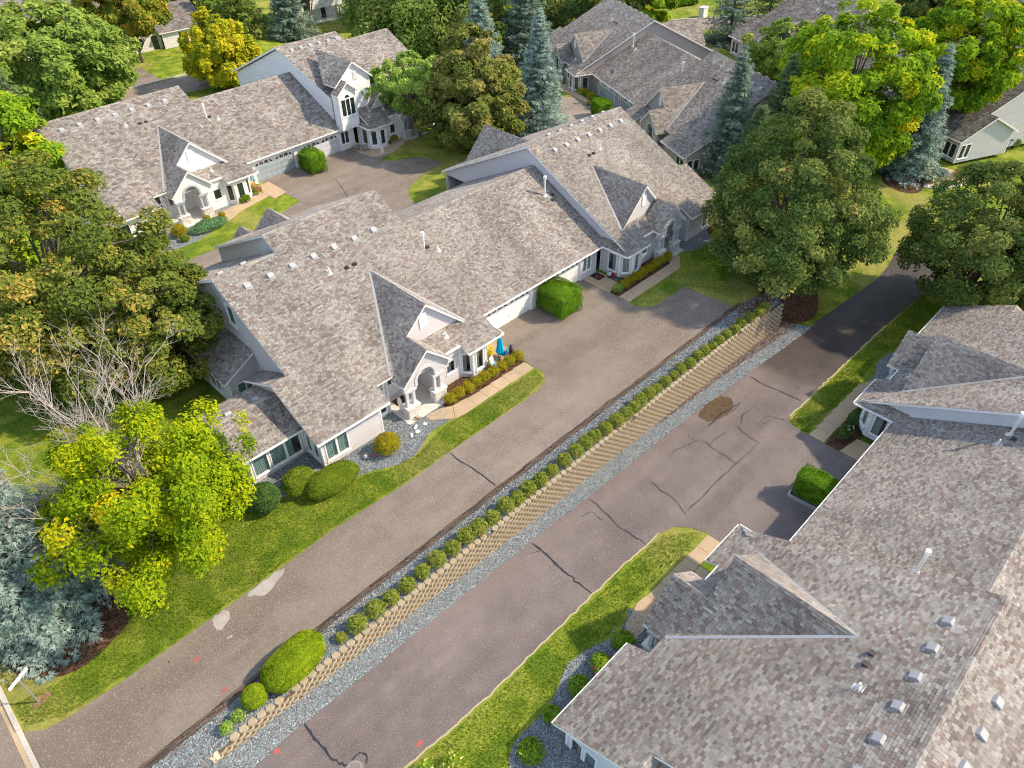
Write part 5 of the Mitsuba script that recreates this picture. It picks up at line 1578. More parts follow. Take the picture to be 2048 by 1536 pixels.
# ------------------------------------------------------------------ trees
tree('linden_tree', 'large dense dark green linden with brown tinged tips at the left edge', 7.2, 51.5, 15.5, 8.2, 'linden', 1, 'oval', 80000, 210, 0.155, 0.06, csize=0.175, lump=(0.6, 0.65), trunk=0.34)
tree('linden_tree', 'lower dark green linden crowding the left gable of the middle house', 10.9, 45.8, 10.0, 5.0, 'linden', 2, 'oval', 36000, 150, 0.15, 0.05, csize=0.2)
tree('ash_tree', 'bright lime yellow ash with bare grey branches in its crown at lower left', 3.9, 30.8, 11.0, 6.5, 'lime', 3, 'vase', 62000, 125, 0.105, 0.22, csize=0.15, bare=20, trunk=0.24, droop=1.2, lump=(0.35, 1.1), lean=(0.0, -0.8))
tree('maple_tree', 'broad light green maple at the upper left beside the far street', 26.0, 106, 12.6, 9.8, 'green', 4, 'oval', 46000, 240, 0.28, 0.06, csize=0.17)
tree('maple_tree', 'bright green tree at the left edge beside the white gable', 12.5, 80.5, 12.0, 6.0, 'limegreen', 5, 'oval', 22000, 130, 0.24, 0.1)
spruce('spruce_tree', 'dull green spruce behind the bright green tree at the left edge', 17.5, 93.0, 10.5, 4.6, 'spruce', 6, 5000, 20)
tree('maple_tree', 'green maple turning orange at the top in front of the pale house', 41.6, 120.0, 12.6, 6.0, 'orange', 7, 'oval', 24000, 120, 0.25, 0.36)
tree('ornamental_tree', 'yellow topped round ornamental tree beside the far street', 45.2, 101.2, 10.0, 5.0, 'yellow', 8, 'oval', 22000, 150, 0.24, 0.16, csize=0.18, droop=1.2)
spruce('pine_tree', 'soft grey green pine left of the top porch', 59.5, 122.5, 13.0, 5.2, 'willow', 9, 11000, 20)
spruce('spruce_tree', 'grey green spruce standing behind the two storey gable', 66.0, 118.0, 11.0, 5.2, 'greyblue', 10, 11000, 22)
tree('pine_tree', 'tall pine with a bare brown trunk beside the top porch', 72.0, 121.5, 14.5, 4.5, 'willow', 11, 'oval', 12000, 90, 0.25, 0.45, trunk=0.3)
tree('willow_tree', 'large drooping green birch behind the two storey house', 77.0, 99.0, 15.5, 10.5, 'willow', 12, 'oval', 42000, 260, 0.26, 0.03, csize=0.19, droop=3.2, trunk=0.35)
tree('willow_tree', 'darker drooping tree on the right of the large birch', 82.0, 92.0, 13.5, 7.0, 'dark', 13, 'oval', 22000, 130, 0.26, 0.03, droop=2.4)
spruce('spruce_tree', 'pale blue spruce behind the olive linden', 75.5, 82.0, 13.0, 4.6, 'blue', 14, 11000, 24)
spruce('spruce_tree', 'broad blue green spruce at the top centre', 87.5, 84.5, 14.5, 5.6, 'greyblue', 15, 12000, 24)
spruce('spruce_tree', 'tall silvery blue spruce beside the grey house drive', 63.3, 59.0, 14.6, 4.3, 'blue', 16, 15000, 34, needle=0.15)
tree('linden_tree', 'olive green pyramidal linden with tan tips in the upper middle', 54.6, 60.8, 13.6, 6.3, 'olive', 17, 'linden', 44000, 230, 0.20, 0.05, csize=0.16)
tree('locust_tree', 'light green honey locust before the two storey house', 52.0, 67.6, 8.8, 5.4, 'locust', 18, 'flat', 22000, 130, 0.18, 0.38, csize=0.18, trunk=.16)
spruce('spruce_tree', 'thin grey blue spruce in front of the grey twin house', 72.0, 38.4, 14.2, 3.6, 'greyblue', 19, 11000, 26)
spruce('spruce_tree', 'yellow green spruce left of the large linden', 75.5, 34.6, 13.5, 4.0, 'spruce', 20, 16000, 28)
spruce('spruce_tree', 'dark green spruce close behind the large linden', 66.5, 32.5, 10.5, 3.6, 'spruce', 44, 12000, 24)
tree('linden_tree', 'very large grey green linden at the end of the block wall', 54.8, 22.3, 15.6, 7.9, 'dark', 21, 'linden', 85000, 300, 0.15, 0.05, csize=0.155, trunk=0.34)
tree('ash_tree', 'big bright yellow green ash behind the large linden', 82.5, 31.0, 17.0, 8.6, 'limegreen', 22, 'oval', 46000, 210, 0.23, 0.12, csize=0.19, trunk=0.34)
spruce('spruce_tree', 'blue spruce half hidden behind the big yellow green ash', 86.6, 23.6, 14.5, 3.7, 'blue', 23, 12000, 28)
tree('ash_tree', 'tall yellow green ash on the right hand lawn with bare trunk', 97.0, 24.4, 16.5, 7.0, 'limegreen', 24, 'vase', 34000, 160, 0.24, 0.3, csize=0.19, trunk=0.3)
tree('linden_tree', 'dark green linden over the lower drive at the right', 64.3, 9.3, 12.6, 6.8, 'dark', 25, 'oval', 56000, 240, 0.15, 0.12, csize=0.17, trunk=0.28)
tree('locust_tree', 'yellow green tree at the right edge behind the near roof', 67.3, 4.0, 12.0, 5.0, 'limegreen', 26, 'oval', 24000, 130, 0.18, 0.15, droop=.8)
tree('linden_tree', 'dark tree at the right edge in front of the pale grey house', 117.0, 21.5, 13.0, 5.6, 'dark', 27, 'oval', 18000, 110, 0.28, 0.1)
tree('linden_tree', 'dark round tree at the top right beyond the grey roof', 143.0, 43.0, 12.0, 7.2, 'dark', 28, 'oval', 22000, 140, 0.34, 0.12)
tree('maple_tree', 'small yellow green tree right of the dark round tree', 150.0, 38.0, 10.0, 5.5, 'willow', 29, 'oval', 9000, 70, 0.34, 0.1)
tree('linden_tree', 'dark green tree left of the grey twin house ridge', 105.0, 86.5, 12.0, 8.6, 'dark', 30, 'oval', 26000, 160, 0.30, 0.05)
tree('maple_tree', 'bright lime green tree at the grey twin house ridge', 112.5, 80.0, 10.0, 5.2, 'limegreen', 31, 'oval', 13000, 90, 0.30, 0.06)
spruce('spruce_tree', 'tall green spruce right of the far street', 116.5, 65.5, 15.0, 5.4, 'greyblue', 32, 6500, 22)
spruce('spruce_tree', 'darker spruce right of the tall green spruce', 121.0, 61.5, 14.0, 5.0, 'spruce', 33, 5500, 20)
tree('maple_tree', 'leafy green small tree beside the grey roof', 105.6, 50.2, 8.0, 5.2, 'green', 34, 'oval', 14000, 90, 0.27, 0.05)
spruce('spruce_tree', 'bluish spruce at the top edge behind the grey roof', 134.0, 56.0, 11.0, 6.0, 'greyblue', 35, 5000, 18)
spruce('spruce_tree', 'massive silver blue spruce at the lower left corner', -3.0, 33.6, 12.0, 5.2, 'blue', 36, 42000, 36, needle=0.14, power=0.75, dens=1.2)
tree('maple_tree', 'lime green tree behind the broad blue green spruce', 98.0, 95.0, 10.0, 6.0, 'limegreen', 37, 'oval', 9000, 70, 0.32, 0.1)
tree('maple_tree', 'dark green tree at the top beyond the far street', 88.0, 118.0, 12.0, 9.0, 'willow', 38, 'oval', 14000, 100, 0.34, 0.05)
tree('maple_tree', 'green tree behind the dark roof at the top left', 58.0, 135.0, 12.0, 8.0, 'green', 39, 'oval', 12000, 90, 0.34, 0.1)
tree('maple_tree', 'green tree near the left edge behind the dark linden', 4.0, 66.0, 9.5, 5.0, 'limegreen', 40, 'oval', 15000, 90, 0.22, 0.1)

# ------------------------------------------------------------------ shrubs, hedges, beds
shrub('boxwood', 'large clipped oval boxwood beside the upper drive', 5.0, 20.5, 1.72, 0.98, 0.66, 'box', 50, 17000, 0.055, clipped=True, cat='shrub', rot=8, square=.3)
shrub('boxwood', 'small clipped round boxwood left of the large oval one', 2.75, 20.38, 0.62, 0.58, 0.52, 'box', 51, 4200, 0.05, clipped=True)
shrub('boxwood', 'wide clipped boxwood at the corner of the sunroom', 13.1, 29.0, 1.75, 0.95, 0.72, 'boxdull', 52, 12000, 0.05, clipped=True, square=.2, rot=-4)
shrub('boxwood', 'clipped boxwood tucked against the bedroom side windows', 11.6, 30.3, 1.05, 0.95, 0.72, 'boxdull', 53, 6500, 0.05, clipped=True, square=.15)
shrub('yew', 'dark rounded yew below the lime yellow ash', 9.35, 30.5, 0.95, 0.95, 0.95, 'yew', 54, 6500, 0.05, clipped=True)
shrub('barberry', 'gold and russet rounded shrub in the gravel below the white wall', 17.3, 29.0, 0.85, 0.8, 0.72, 'gold', 55, 5000, 0.05)
kx = [(41.4 - 1.9, 0)]
shrub('hedge', 'tall clipped arborvitae hedge between the two garage doors of the middle house', 36.85, 31.75, 1.25, 1.45, 1.16, 'arbor', 56, 20000, 0.055, clipped=True, square=.93, cat='hedge')
shrub('hedge', 'clipped arborvitae hedge beside the near garage roof', 34.6, 8.0, 0.72, 1.25, 1.05, 'arbor', 57, 11000, 0.055, clipped=True, square=.9, cat='hedge', lift=.15)
shrub('hedge', 'clipped green hedge before the white garage of the two storey house', 38.0, 68.8, 1.0, 1.4, 1.12, 'arbor', 58, 7000, 0.08, clipped=True, square=.9, cat='hedge')
shrub('hedge', 'dark green clipped hedge before the grey house garage', 76.0, 59.5, 1.0, 1.5, 1.2, 'arbor', 59, 7000, 0.09, clipped=True, square=.8, cat='hedge', rot=-25)
# planter edge under the near hedge
put(thing('hedge_edging', 'grey white metal edging strip at the foot of the near hedge', 'edging') + '__strip', MB().bar((33.75, 9.25, -1.95), (34.1, 6.3, -1.95), 0.10, 0.26, (0.62, 0.63, 0.66)).bar((33.75, 9.25, -1.95), (35.3, 9.4, -1.95), 0.06, 0.26, (0.62, 0.63, 0.66)), 'mat_metal')
# row along the wall
rowx = [7.45, 8.45, 9.6, 10.6, 11.7, 12.8, 13.85, 15.0, 16.05, 16.95, 18.05, 19.2, 20.15, 21.1, 22.15, 23.25, 24.4, 25.5, 26.5, 27.4, 28.4, 29.5, 30.5, 31.4, 32.2, 33.2, 34.1, 35.1, 36.15, 37.05, 38.05, 39.2, 40.1, 41.05, 42.0, 42.95, 43.95, 44.95, 46.1, 47.3, 48.3]
ordn = ['first', 'second', 'third', 'fourth', 'fifth', 'sixth', 'seventh', 'eighth', 'ninth', 'tenth', 'eleventh', 'twelfth', 'thirteenth', 'fourteenth', 'fifteenth', 'sixteenth', 'seventeenth', 'eighteenth', 'nineteenth', 'twentieth']
rg = np.random.default_rng(91)
for i, x in enumerate(rowx):
    m = len(rowx)
    far = i >= 20
    o = ordn[i] if not far else ordn[m - 1 - i] if m - 1 - i < 20 else 'middle'
    lab = f'{o} spirea of the row on top of the block wall, counted from ' + ('the large linden' if far and o != 'middle' else 'the oval boxwood')
    if o == 'middle':
        lab = 'spirea at the very middle of the row on top of the block wall'
    s = rg.uniform(.82, 1.12) * (0.8 if x > 34 else 1) * (.62 if i == 0 else 1)
    shrub('spirea', lab, x, 20.08 + rg.normal(0, .05) - (0.25 if x > 40 else 0) * (x - 40) / 8, .50 * s, .48 * s, .42 * s, 'spirea', 100 + i, 1200, 0.055, rag=.2, group='row of spireas on top of the block wall', core=True)
for x, y, l in ((1.1, 20.1, 'straggly small shrub nearest the street above the block wall'), (1.75, 20.2, 'second straggly small shrub beside the small round boxwood')):
    shrub('spirea', l, x, y, .34, .3, .3, 'locust', int(x * 100), 330, 0.055, core=False)
# flower hedges by the front paths
for i, x in enumerate(np.linspace(23.3, 29.9, 9)):
    shrub('flowering_shrub', ('golden green shrub of the low hedge before the bay window, ' + ['at its porch end', 'second from the porch end', 'third from the porch end', 'fourth from the porch end', 'in the middle', 'fourth from the drive end', 'third from the drive end', 'second from the drive end', 'at its drive end'][i]), x, 29.68, .47, .42, .36, 'gold', 200 + i, 1000, 0.055, rag=.4, group='low golden hedge before the left bay window')
for i, x in enumerate(np.linspace(42.2, 49.2, 9)):
    shrub('flowering_shrub', ('yellow green shrub of the hedge along the right hand path, ' + ['at its garage end', 'second from the garage end', 'third from the garage end', 'fourth from the garage end', 'in the middle', 'fourth from the porch end', 'third from the porch end', 'second from the porch end', 'at its porch end'][i]), x, 30.0, .48, .42, .36, 'gold' if i > 0 else 'locust', 220 + i, 900, 0.055, rag=.4, group='yellow green hedge along the right hand path')
for i, (x, y, s, l) in enumerate([(18.05, 10.25, .62, 'pink flowered hydrangea nearest the porch roof corner'), (16.2, 10.2, .6, 'pink flowered hydrangea second from the porch roof corner'), (14.5, 10.2, .58, 'hydrangea in the middle of the bed below the near roof'), (12.5, 10.25, .45, 'small hydrangea by the corner of the near eave'), (10.5, 9.75, .6, 'bright green hydrangea in the gravel at the bottom edge')]):
    shrub('hydrangea', l, x, y, s, s, s * .62, 'hydr', 240 + i, 800, 0.085, flowers=((3, (0.75, 0.28, 0.5), .13) if i < 2 else None))
shrub('flowering_plant', 'pale yellow flowering plant cut by the bottom edge', 6.45, 12.55, .5, .35, .4, 'hydr', 250, 260, 0.05, core=False, flowers=(16, (0.85, 0.78, 0.30), .07))
shrub('flowering_plant', 'pale yellow flowering plant right of the one at the bottom edge', 7.6, 11.9, .5, .35, .4, 'hydr', 251, 220, 0.05, core=False, flowers=(14, (0.85, 0.78, 0.30), .07))
shrub('rose_bush', 'dark green shrub with white flowers beside the right hand bay window', 41.6, 9.25, .85, .5, .5, 'yew', 252, 2400, 0.05, flowers=(5, (0.85, 0.85, 0.8), .08))
shrub('rose_bush', 'taller dark green shrub along the right hand path', 43.6, 9.35, .95, .5, .55, 'yew', 253, 2600, 0.05)
shrub('rose_bush', 'dark green shrub at the path end near the right hand bay', 45.3, 9.3, .8, .48, .5, 'yew', 254, 2200, 0.05)
# upper left beds
shrub('barberry', 'round gold shrub before the white bedroom wall at upper left', 21.0, 65.6, .75, .7, .62, 'gold', 260, 1800, 0.07)
shrub('juniper', 'spreading blue green juniper before the upper left porch', 23.6, 65.0, 1.9, 1.0, .38, 'juniper', 261, 3600, 0.07)
shrub('spirea', 'low green shrub left of the round gold shrub', 18.9, 65.0, .85, .7, .45, 'boxdull', 262, 1500, 0.07)
shrub('spirea', 'small green shrub below the round gold shrub', 20.9, 64.4, .45, .4, .3, 'boxdull', 263, 700, 0.07)
shrub('spirea', 'green mound before the upper left bay window', 28.9, 67.6, .65, .6, .4, 'boxdull', 264, 1200, 0.07)
shrub('flower_pot_plant', 'yellow flowers at the foot of the upper left porch pier', 25.6, 66.1, .35, .35, .3, 'gold', 265, 500, 0.06)
shrub('flower_pot_plant', 'second yellow flower clump by the upper left porch step', 24.3, 66.7, .33, .33, .28, 'gold', 266, 500, 0.06)
# by the two storey house
shrub('flowering_plant', 'yellow flowered plant beside the two storey house path', 49.0, 68.9, .6, .5, .4, 'gold', 270, 800, 0.07)
shrub('flowering_plant', 'dark green plants along the wall of the two storey house', 47.4, 68.6, .9, .45, .3, 'yew', 271, 900, 0.07)
# grey house bed and right lawn
for i in range(6):
    shrub('flowering_shrub', 'shrub of the yellow green hedge before the grey house porch, ' + ['at the drive end', 'second from the drive end', 'third from the drive end', 'third from the far end', 'second from the far end', 'at the far end'][i], 79.9 + .36 * i, 63.8 + .98 * i, .6, .6, .5, 'gold' if i % 2 else 'boxdull', 280 + i, 700, 0.09, group='yellow green hedge before the grey house porch')
for i, (x, y, s) in enumerate([(101.6, 24.6, .9), (101.4, 23.2, .9), (101.3, 21.9, .85), (101.5, 20.7, .8)]):
    shrub('shrub', 'dark shrub under the pale grey house windows, ' + ['leftmost of four', 'second from the left', 'third from the left', 'nearest the bay'][i], x, y, s, s, s * .7, 'yew', 290 + i, 900, 0.11)
shrub('shrub', 'small rounded shrub right of the gabled bay window', 103.6, 17.6, .8, .8, .75, 'boxdull', 295, 900, 0.1)
shrub('dwarf_spruce', 'grey blue dwarf conifer in the round lawn bed', 88.6, 20.6, .9, .9, .6, 'blue', 296, 1200, 0.09)
shrub('ornamental_grass', 'russet grass clump in the round lawn bed', 87.0, 21.0, .7, .7, .5, 'orange', 297, 800, 0.09)
shrub('perennial', 'tan seed heads at the right of the round lawn bed', 91.2, 19.0, 1.5, .8, .55, 'olive', 298, 900, 0.08, core=False)
shrub('hedge', 'long clipped hedge in front of the white house at the top', 131.0, 84.6, 3.2, 1.0, .8, 'arbor', 299, 2200, 0.16, clipped=True, square=.6, rot=-22, cat='hedge')
# limestone edging stones of the round bed
ek = thing('edging_stones', 'pale limestone pieces edging the round lawn bed', 'edging')
rg = np.random.default_rng(8)
for t in np.linspace(0.0, 1, 14):
    x, y = np.interp(t, [0, .5, 1], [85.4, 86.1, 90.6]), np.interp(t, [0, .5, 1], [20.8, 19.2, 17.4])
    put(ek + '__stone', MB().ico((x, y, zg(x, y) + .08), (.34, .22, .14), 1, np.array((0.58, 0.55, 0.50)) * rg.uniform(.8, 1.1), .35, int(t * 50)), 'mat_matte')
put(thing('boulder', 'single tan boulder at the street end of the block wall', 'rock') + '__rock', MB().ico((0.12, 19.62, -0.32), (.24, .20, .26), 3, (0.52, 0.44, 0.31), .4, 3), 'mat_matte')

# ------------------------------------------------------------------ small things
# street name sign: blank-faced white blade on a steel post
sk = thing('street_sign', 'white street name sign on a grey steel post on the lower left lawn', 'sign')
put(sk + '__post', MB().tube([(-4.6, 27.8, -.3), (-4.58, 27.78, 2.12)], 0.045, 8, (0.45, 0.46, 0.46)), 'mat_metal', smooth=50)
bd = np.array([0.86, 0.5, 0]); bd /= np.linalg.norm(bd); bn = np.array([-bd[1], bd[0], 0])
c0 = np.array([-4.58, 27.78, 2.2])
put(sk + '__blade', MB().bar(c0 - bd * .55, c0 + bd * .55, 0.02, 0.2, (0.82, 0.82, 0.86)), 'mat_paint')
put(sk + '__bracket', MB().box(-4.64, -4.52, 27.72, 27.84, 2.07, 2.12, (0.5, 0.5, 0.5)), 'mat_metal')
put(thing('soil_patch', 'bare reddish soil ring round the street sign post', 'soil') + '__soil', sheet(smooth_poly([(-5.0, 27.6), (-4.6, 27.45), (-4.2, 27.6), (-3.9, 27.9), (-4.2, 28.1), (-4.7, 28.0)], 2), .02, MB(), (0.30, 0.17, 0.10)), 'mat_matte')


def parasol(label, x, y, z, c, h=2.3):
    k = thing('parasol', label, 'parasol')
    put(k + '__pole', MB().tube([(x, y, z), (x, y, z + h + .12)], 0.022, 8, (0.12, 0.09, 0.07)), 'mat_matte', smooth=50)
    a = np.arange(33) * 2 * math.pi / 32
    prof = [(0.03, h + .02), (0.10, h - .1), (0.15, h - .5), (0.19, h - .95), (0.24, h - 1.3), (0.20, h - 1.42)]
    v, f = [], []
    for r, zz in prof:
        for t in a[:-1]:
            rr = r * (1 + .32 * math.cos(8 * t))
            v.append((x + rr * math.cos(t), y + rr * math.sin(t), z + zz - .05 * abs(math.cos(4 * t))))
    for i in range(len(prof) - 1):
        for j in range(32):
            f.append([i * 32 + j, i * 32 + (j + 1) % 32, (i + 1) * 32 + (j + 1) % 32, (i + 1) * 32 + j])
    put(k + '__canopy', MB().add(v, f, c), 'mat_matte', smooth=True)
    put(k + '__base', MB().tube([(x, y, z), (x, y, z + .06)], .22, 16, (0.1, 0.1, 0.1)), 'mat_matte')


def armchair(key, label, x, y, z, rot, frame, seat, slat=False):
    k = thing(key, label, 'chair')
    X = M4(rot, (x, y, z))
    for sx in (-.26, .26):
        for sy in (-.24, .26):
            put(k + '__leg', MB().tube([(sx, sy, 0), (sx * .95, sy * .95, .62 if sy < 0 else .42)], .02, 6, frame), 'mat_paint', X)
        put(k + '__arm', MB().bar((sx * 1.05, -.28, .62), (sx * 1.05, .28, .60), .05, .03, frame), 'mat_paint', X)
    sm = MB().box(-.26, .26, -.26, .26, .38, .46, seat)
    put(k + '__seat', sm, 'mat_matte', X)
    bm = MB()
    if slat:
        for i in range(6):
            bm.bar((-.24 + i * .096, .24, .44), (-.20 + i * .08, .36, .95 - .05 * abs(i - 2.5)), .05, .02, frame, upd=(0, 1, 0))
        bm.bar((-.26, .35, .86), (.26, .35, .86), .03, .06, frame)
    else:
        bm.add([(-.26, .24, .44), (.26, .24, .44), (.24, .38, .95), (-.24, .38, .95), (-.26, .30, .42), (.26, .30, .42), (.24, .44, .95), (-.24, .44, .95)], [[0, 1, 2, 3], [4, 7, 6, 5], [0, 3, 7, 4], [1, 5, 6, 2], [3, 2, 6, 7]], seat)
    put(k + '__backrest', bm, 'mat_matte', X)
    return k


def pot(key, label, x, y, z, r, h, c, pal, seed, fl=None, pr=.3):
    k = thing(key, label, 'flower pot')
    put(k + '__pot', MB().tube_profile([(0.01, z), (r * .72, z), (r, z + h), (r * 1.06, z + h), (r * .9, z + h - .03), (0.01, z + h - .03)], x, y, 16, c), 'mat_matte', smooth=40)
    rg_ = np.random.default_rng(seed)
    d = unit_rand(rg_, 420)
    d[:, 2] = np.abs(d[:, 2]) * .9
    mb = MB()
    leaves(mb, np.array([x, y, z + h]) + d * pr * rg_.uniform(.7, 1, (420, 1)), d, .045 * rg_.uniform(.6, 1.3, 420), palette(rg_, PAL[pal], rg_.random(420)), rg_)
    put(k + '__plant', mb, 'mat_leaf')
    if fl:
        m = MB(); d = unit_rand(rg_, 520); d[:, 2] = np.abs(d[:, 2])
        leaves(m, np.array([x, y, z + h]) + d * pr * 1.06, d, .04 * rg_.uniform(.7, 1.2, 520), np.tile(fl, (520, 1)) * rg_.uniform(.8, 1.15, (520, 1)), rg_, .8)
        put(k + '__flowers', m, 'mat_leaf')
    return k


# patio beside the left bay window
parasol('closed turquoise parasol beside the bay window of the middle house', 28.78, 30.35, .05, (0.0, 0.42, 0.62))
armchair('patio_chair', 'blue cushioned patio chair under the turquoise parasol', 29.25, 30.55, .05, 200, (0.02, 0.16, 0.32), (0.01, 0.17, 0.36))
armchair('patio_chair', 'pale blue patio chair against the bay window corner', 27.95, 29.95, .05, 20, (0.1, 0.1, 0.1), (0.45, 0.58, 0.66))
pot('flower_pot', 'pot of dense yellow chrysanthemums behind the turquoise parasol', 28.6, 31.5, .05, .26, .35, (0.35, 0.2, 0.12), 'gold', 5, (0.85, 0.68, 0.01), .48)


def dog(x, y, z, rot):
    k = thing('dog_statue', 'dark seated dog figure at the patio edge by the golden hedge', 'statue')
    X = M4(rot, (x, y, z))
    b = MB().ico((0, 0, .26), (.17, .24, .24), 3, (0.055, 0.05, 0.045), .12, 2).ico((0, .10, .42), (.12, .13, .20), 3, (0.06, 0.055, 0.05))
    for sx in (-.09, .09):
        b.tube([(sx, .17, .36), (sx, .20, .18), (sx, .21, .0)], [.06, .045, .05], 8, (0.05, 0.045, 0.04)).ico((sx * 1.4, -.10, .11), (.08, .17, .11), 2, (0.055, 0.05, 0.045)).ico((sx, .25, .03), (.045, .07, .03), 2, (0.05, 0.045, 0.04))
    b.tube([(0, -.2, .1), (.1, -.36, .04), (.2, -.40, .03)], [.04, .03, .015], 7, (0.05, 0.045, 0.04))
    put(k + '__body', b, 'mat_matte', X, smooth=True)
    h = MB().ico((0, .17, .64), (.10, .11, .10), 3, (0.10, 0.075, 0.055)).ico((0, .28, .61), (.05, .08, .05), 2, (0.5, 0.44, 0.38))
    for sx in (-1, 1):
        h.ico((sx * .10, .14, .63), (.025, .05, .08), 2, (0.04, 0.035, 0.03))
    put(k + '__head', h, 'mat_matte', X, smooth=True)


dog(30.05, 30.4, .05, -20)
# white oval plaque on the porch, door mats
put(thing('plaque', 'white oval plaque leaning by the porch side window', 'plaque') + '__board', MB().ico((20.25, 31.35, .75), (.06, .28, .55), 3, (0.78, 0.78, 0.76)), 'mat_paint', smooth=True)
put(thing('door_mat', 'dark brown door mat inside the arched porch', 'mat') + '__mat', MB().box(20.4, 21.35, 31.9, 32.6, .056, .075, (0.10, 0.05, 0.03)), 'mat_matte')
mk = thing('door_mat', 'black door mat with red flower print before the glass door', 'mat')
put(mk + '__mat', MB().box(42.35, 43.2, 32.15, 33.15, .05, .075, (0.02, 0.02, 0.022)), 'mat_matte')
mb = MB()
rg = np.random.default_rng(3)
for i in range(9):
    mb.tube([(42.75 + rg.uniform(-.2, .3), 32.65 + rg.uniform(-.35, .35), .0752), (42.75 + rg.uniform(-.2, .3), 32.65, .079)][:1] + [(0, 0, 0)], .001, 3) if False else mb.ico((42.75 + rg.uniform(-.25, .3), 32.65 + rg.uniform(-.38, .38), .075), (.07, .07, .006), 1, (0.42, 0.07, 0.07))
put(mk + '__print', mb, 'mat_matte')
put(thing('planter_tray', 'dark tray mat under the flower pots by the right hand bay', 'tray') + '__tray', MB().box(43.25, 43.62, 30.95, 32.0, .05, .09, (0.03, 0.03, 0.03)).box(43.28, 43.59, 30.98, 31.97, .09, .1, (0.12, 0.14, 0.12)), 'mat_matte')
pot('flower_pot', 'pot of white flowers beside the right hand glass door', 43.42, 31.85, .1, .13, .2, (0.05, 0.05, 0.05), 'boxdull', 6, (0.8, 0.8, 0.78), .2)
pot('flower_pot', 'pot of red flowers beside the white flowers', 43.45, 31.5, .1, .13, .2, (0.05, 0.05, 0.05), 'boxdull', 7, (0.36, 0.05, 0.04), .2)
# gravel bed ornaments
ok_ = thing('rabbit_ornament', 'small white animal figure in the gravel below the white wall', 'ornament')
put(ok_ + '__figure', MB().ico((15.9, 29.55, .14), (.10, .16, .13), 3, (0.78, 0.76, 0.72)).ico((15.9, 29.42, .30), (.075, .085, .075), 2, (0.78, 0.76, 0.72)).tube([(15.86, 29.42, .35), (15.84, 29.45, .47)], .022, 6, (0.78, 0.76, 0.72)).tube([(15.94, 29.42, .35), (15.96, 29.45, .47)], .022, 6, (0.78, 0.76, 0.72)), 'mat_matte', smooth=True)
put(thing('garden_ball', 'small red ornament beside the white animal figure', 'ornament') + '__ball', MB().ico((16.35, 29.3, .1), (.13, .11, .1), 3, (0.42, 0.06, 0.09), .3, 4), 'mat_gloss', smooth=True)
for i, (x, y, l) in enumerate(((20.59, 29.21, 'white round stepping stone nearest the tan path'), (19.78, 29.0, 'white round stepping stone beside the gold and russet shrub'))):
    put(thing('stepping_stone', l, 'stone') + '__stone', MB().tube([(x, y, 0), (x, y, .07)], .16 - .02 * (i == 0), 18, (0.72, 0.70, 0.66)), 'mat_matte')
for i, (a, b, l) in enumerate((((19.75, 29.3), (20.1, 29.5), 'white downspout splash block by the porch pier'), ((19.15, 28.85), (19.35, 29.1), 'white downspout splash block beside the russet shrub'))):
    put(thing('splash_block', l, 'splash block') + '__block', MB().bar((*a, .06), (*b, .09), .13, .10, (0.76, 0.76, 0.75)), 'mat_matte')
put(thing('white_flower_clump', 'white flowering plant at the porch pier', 'plant') + '__flowers', litter([[(20.4, 29.75), (20.75, 29.75), (20.7, 30.1), (20.35, 30.1)]], 60, 12, .18), 'mat_leaf')

# upper left patio: table, chairs, parasol
U2 = M4(2, (30.9, 69.9, 0))


def loc2(X, Y):
    q = U2 @ [X, Y, 0, 1]
    return float(q[0]), float(q[1])


x, y = loc2(0.35, -0.25)
parasol('closed pale blue parasol beside the grey garage door', x, y, .05, (0.45, 0.62, 0.72), 2.2)
x, y = loc2(-0.15, -2.0)
armchair('bar_chair', 'brown wooden patio chair before the grey garage door', x, y, .05, 150, (0.30, 0.15, 0.07), (0.33, 0.17, 0.08), True)
x, y = loc2(0.1, -1.2)
armchair('bar_chair', 'second brown wooden chair behind the first', x, y, .05, 20, (0.33, 0.18, 0.09), (0.36, 0.2, 0.1), True)
x, y = loc2(-0.2, -0.3)
pot('flower_pot', 'pot of yellow flowers beside the pale blue parasol', x, y, .05, .25, .3, (0.3, 0.28, 0.25), 'gold', 8, (0.72, 0.6, 0.02), .38)
# two storey house patio
for i, (X, Y, r, l) in enumerate(((13.35, -0.75, 165, 'grey metal patio chair left of the pumpkin'), (14.0, -1.6, 150, 'grey metal patio chair right of the pumpkin'))):
    x, y = loc2(X, Y)
    armchair('patio_chair', l, x, y, .05, r, (0.07, 0.07, 0.075), (0.28, 0.28, 0.30))


def pumpkin(label, x, y, z, r, c=(0.72, 0.22, 0.02)):
    k = thing('pumpkin', label, 'pumpkin')
    v, f = [], []
    for i in range(9):
        ph = math.pi * i / 8
        for j in range(24):
            t = 2 * math.pi * j / 24
            rr = r * math.sin(ph) * (1 + .08 * math.cos(8 * t))
            v.append((x + rr * math.cos(t), y + rr * math.sin(t), z + r * .8 - r * .8 * math.cos(ph)))
    for i in range(8):
        for j in range(24):
            f.append([i * 24 + j, i * 24 + (j + 1) % 24, (i + 1) * 24 + (j + 1) % 24, (i + 1) * 24 + j])
    put(k + '__body', MB().add(v, f, c), 'mat_paint', smooth=True)
    put(k + '__stem', MB().tube([(x, y, z + r * 1.5), (x + .03, y, z + r * 1.85)], .025, 6, (0.2, 0.16, 0.06)), 'mat_matte')


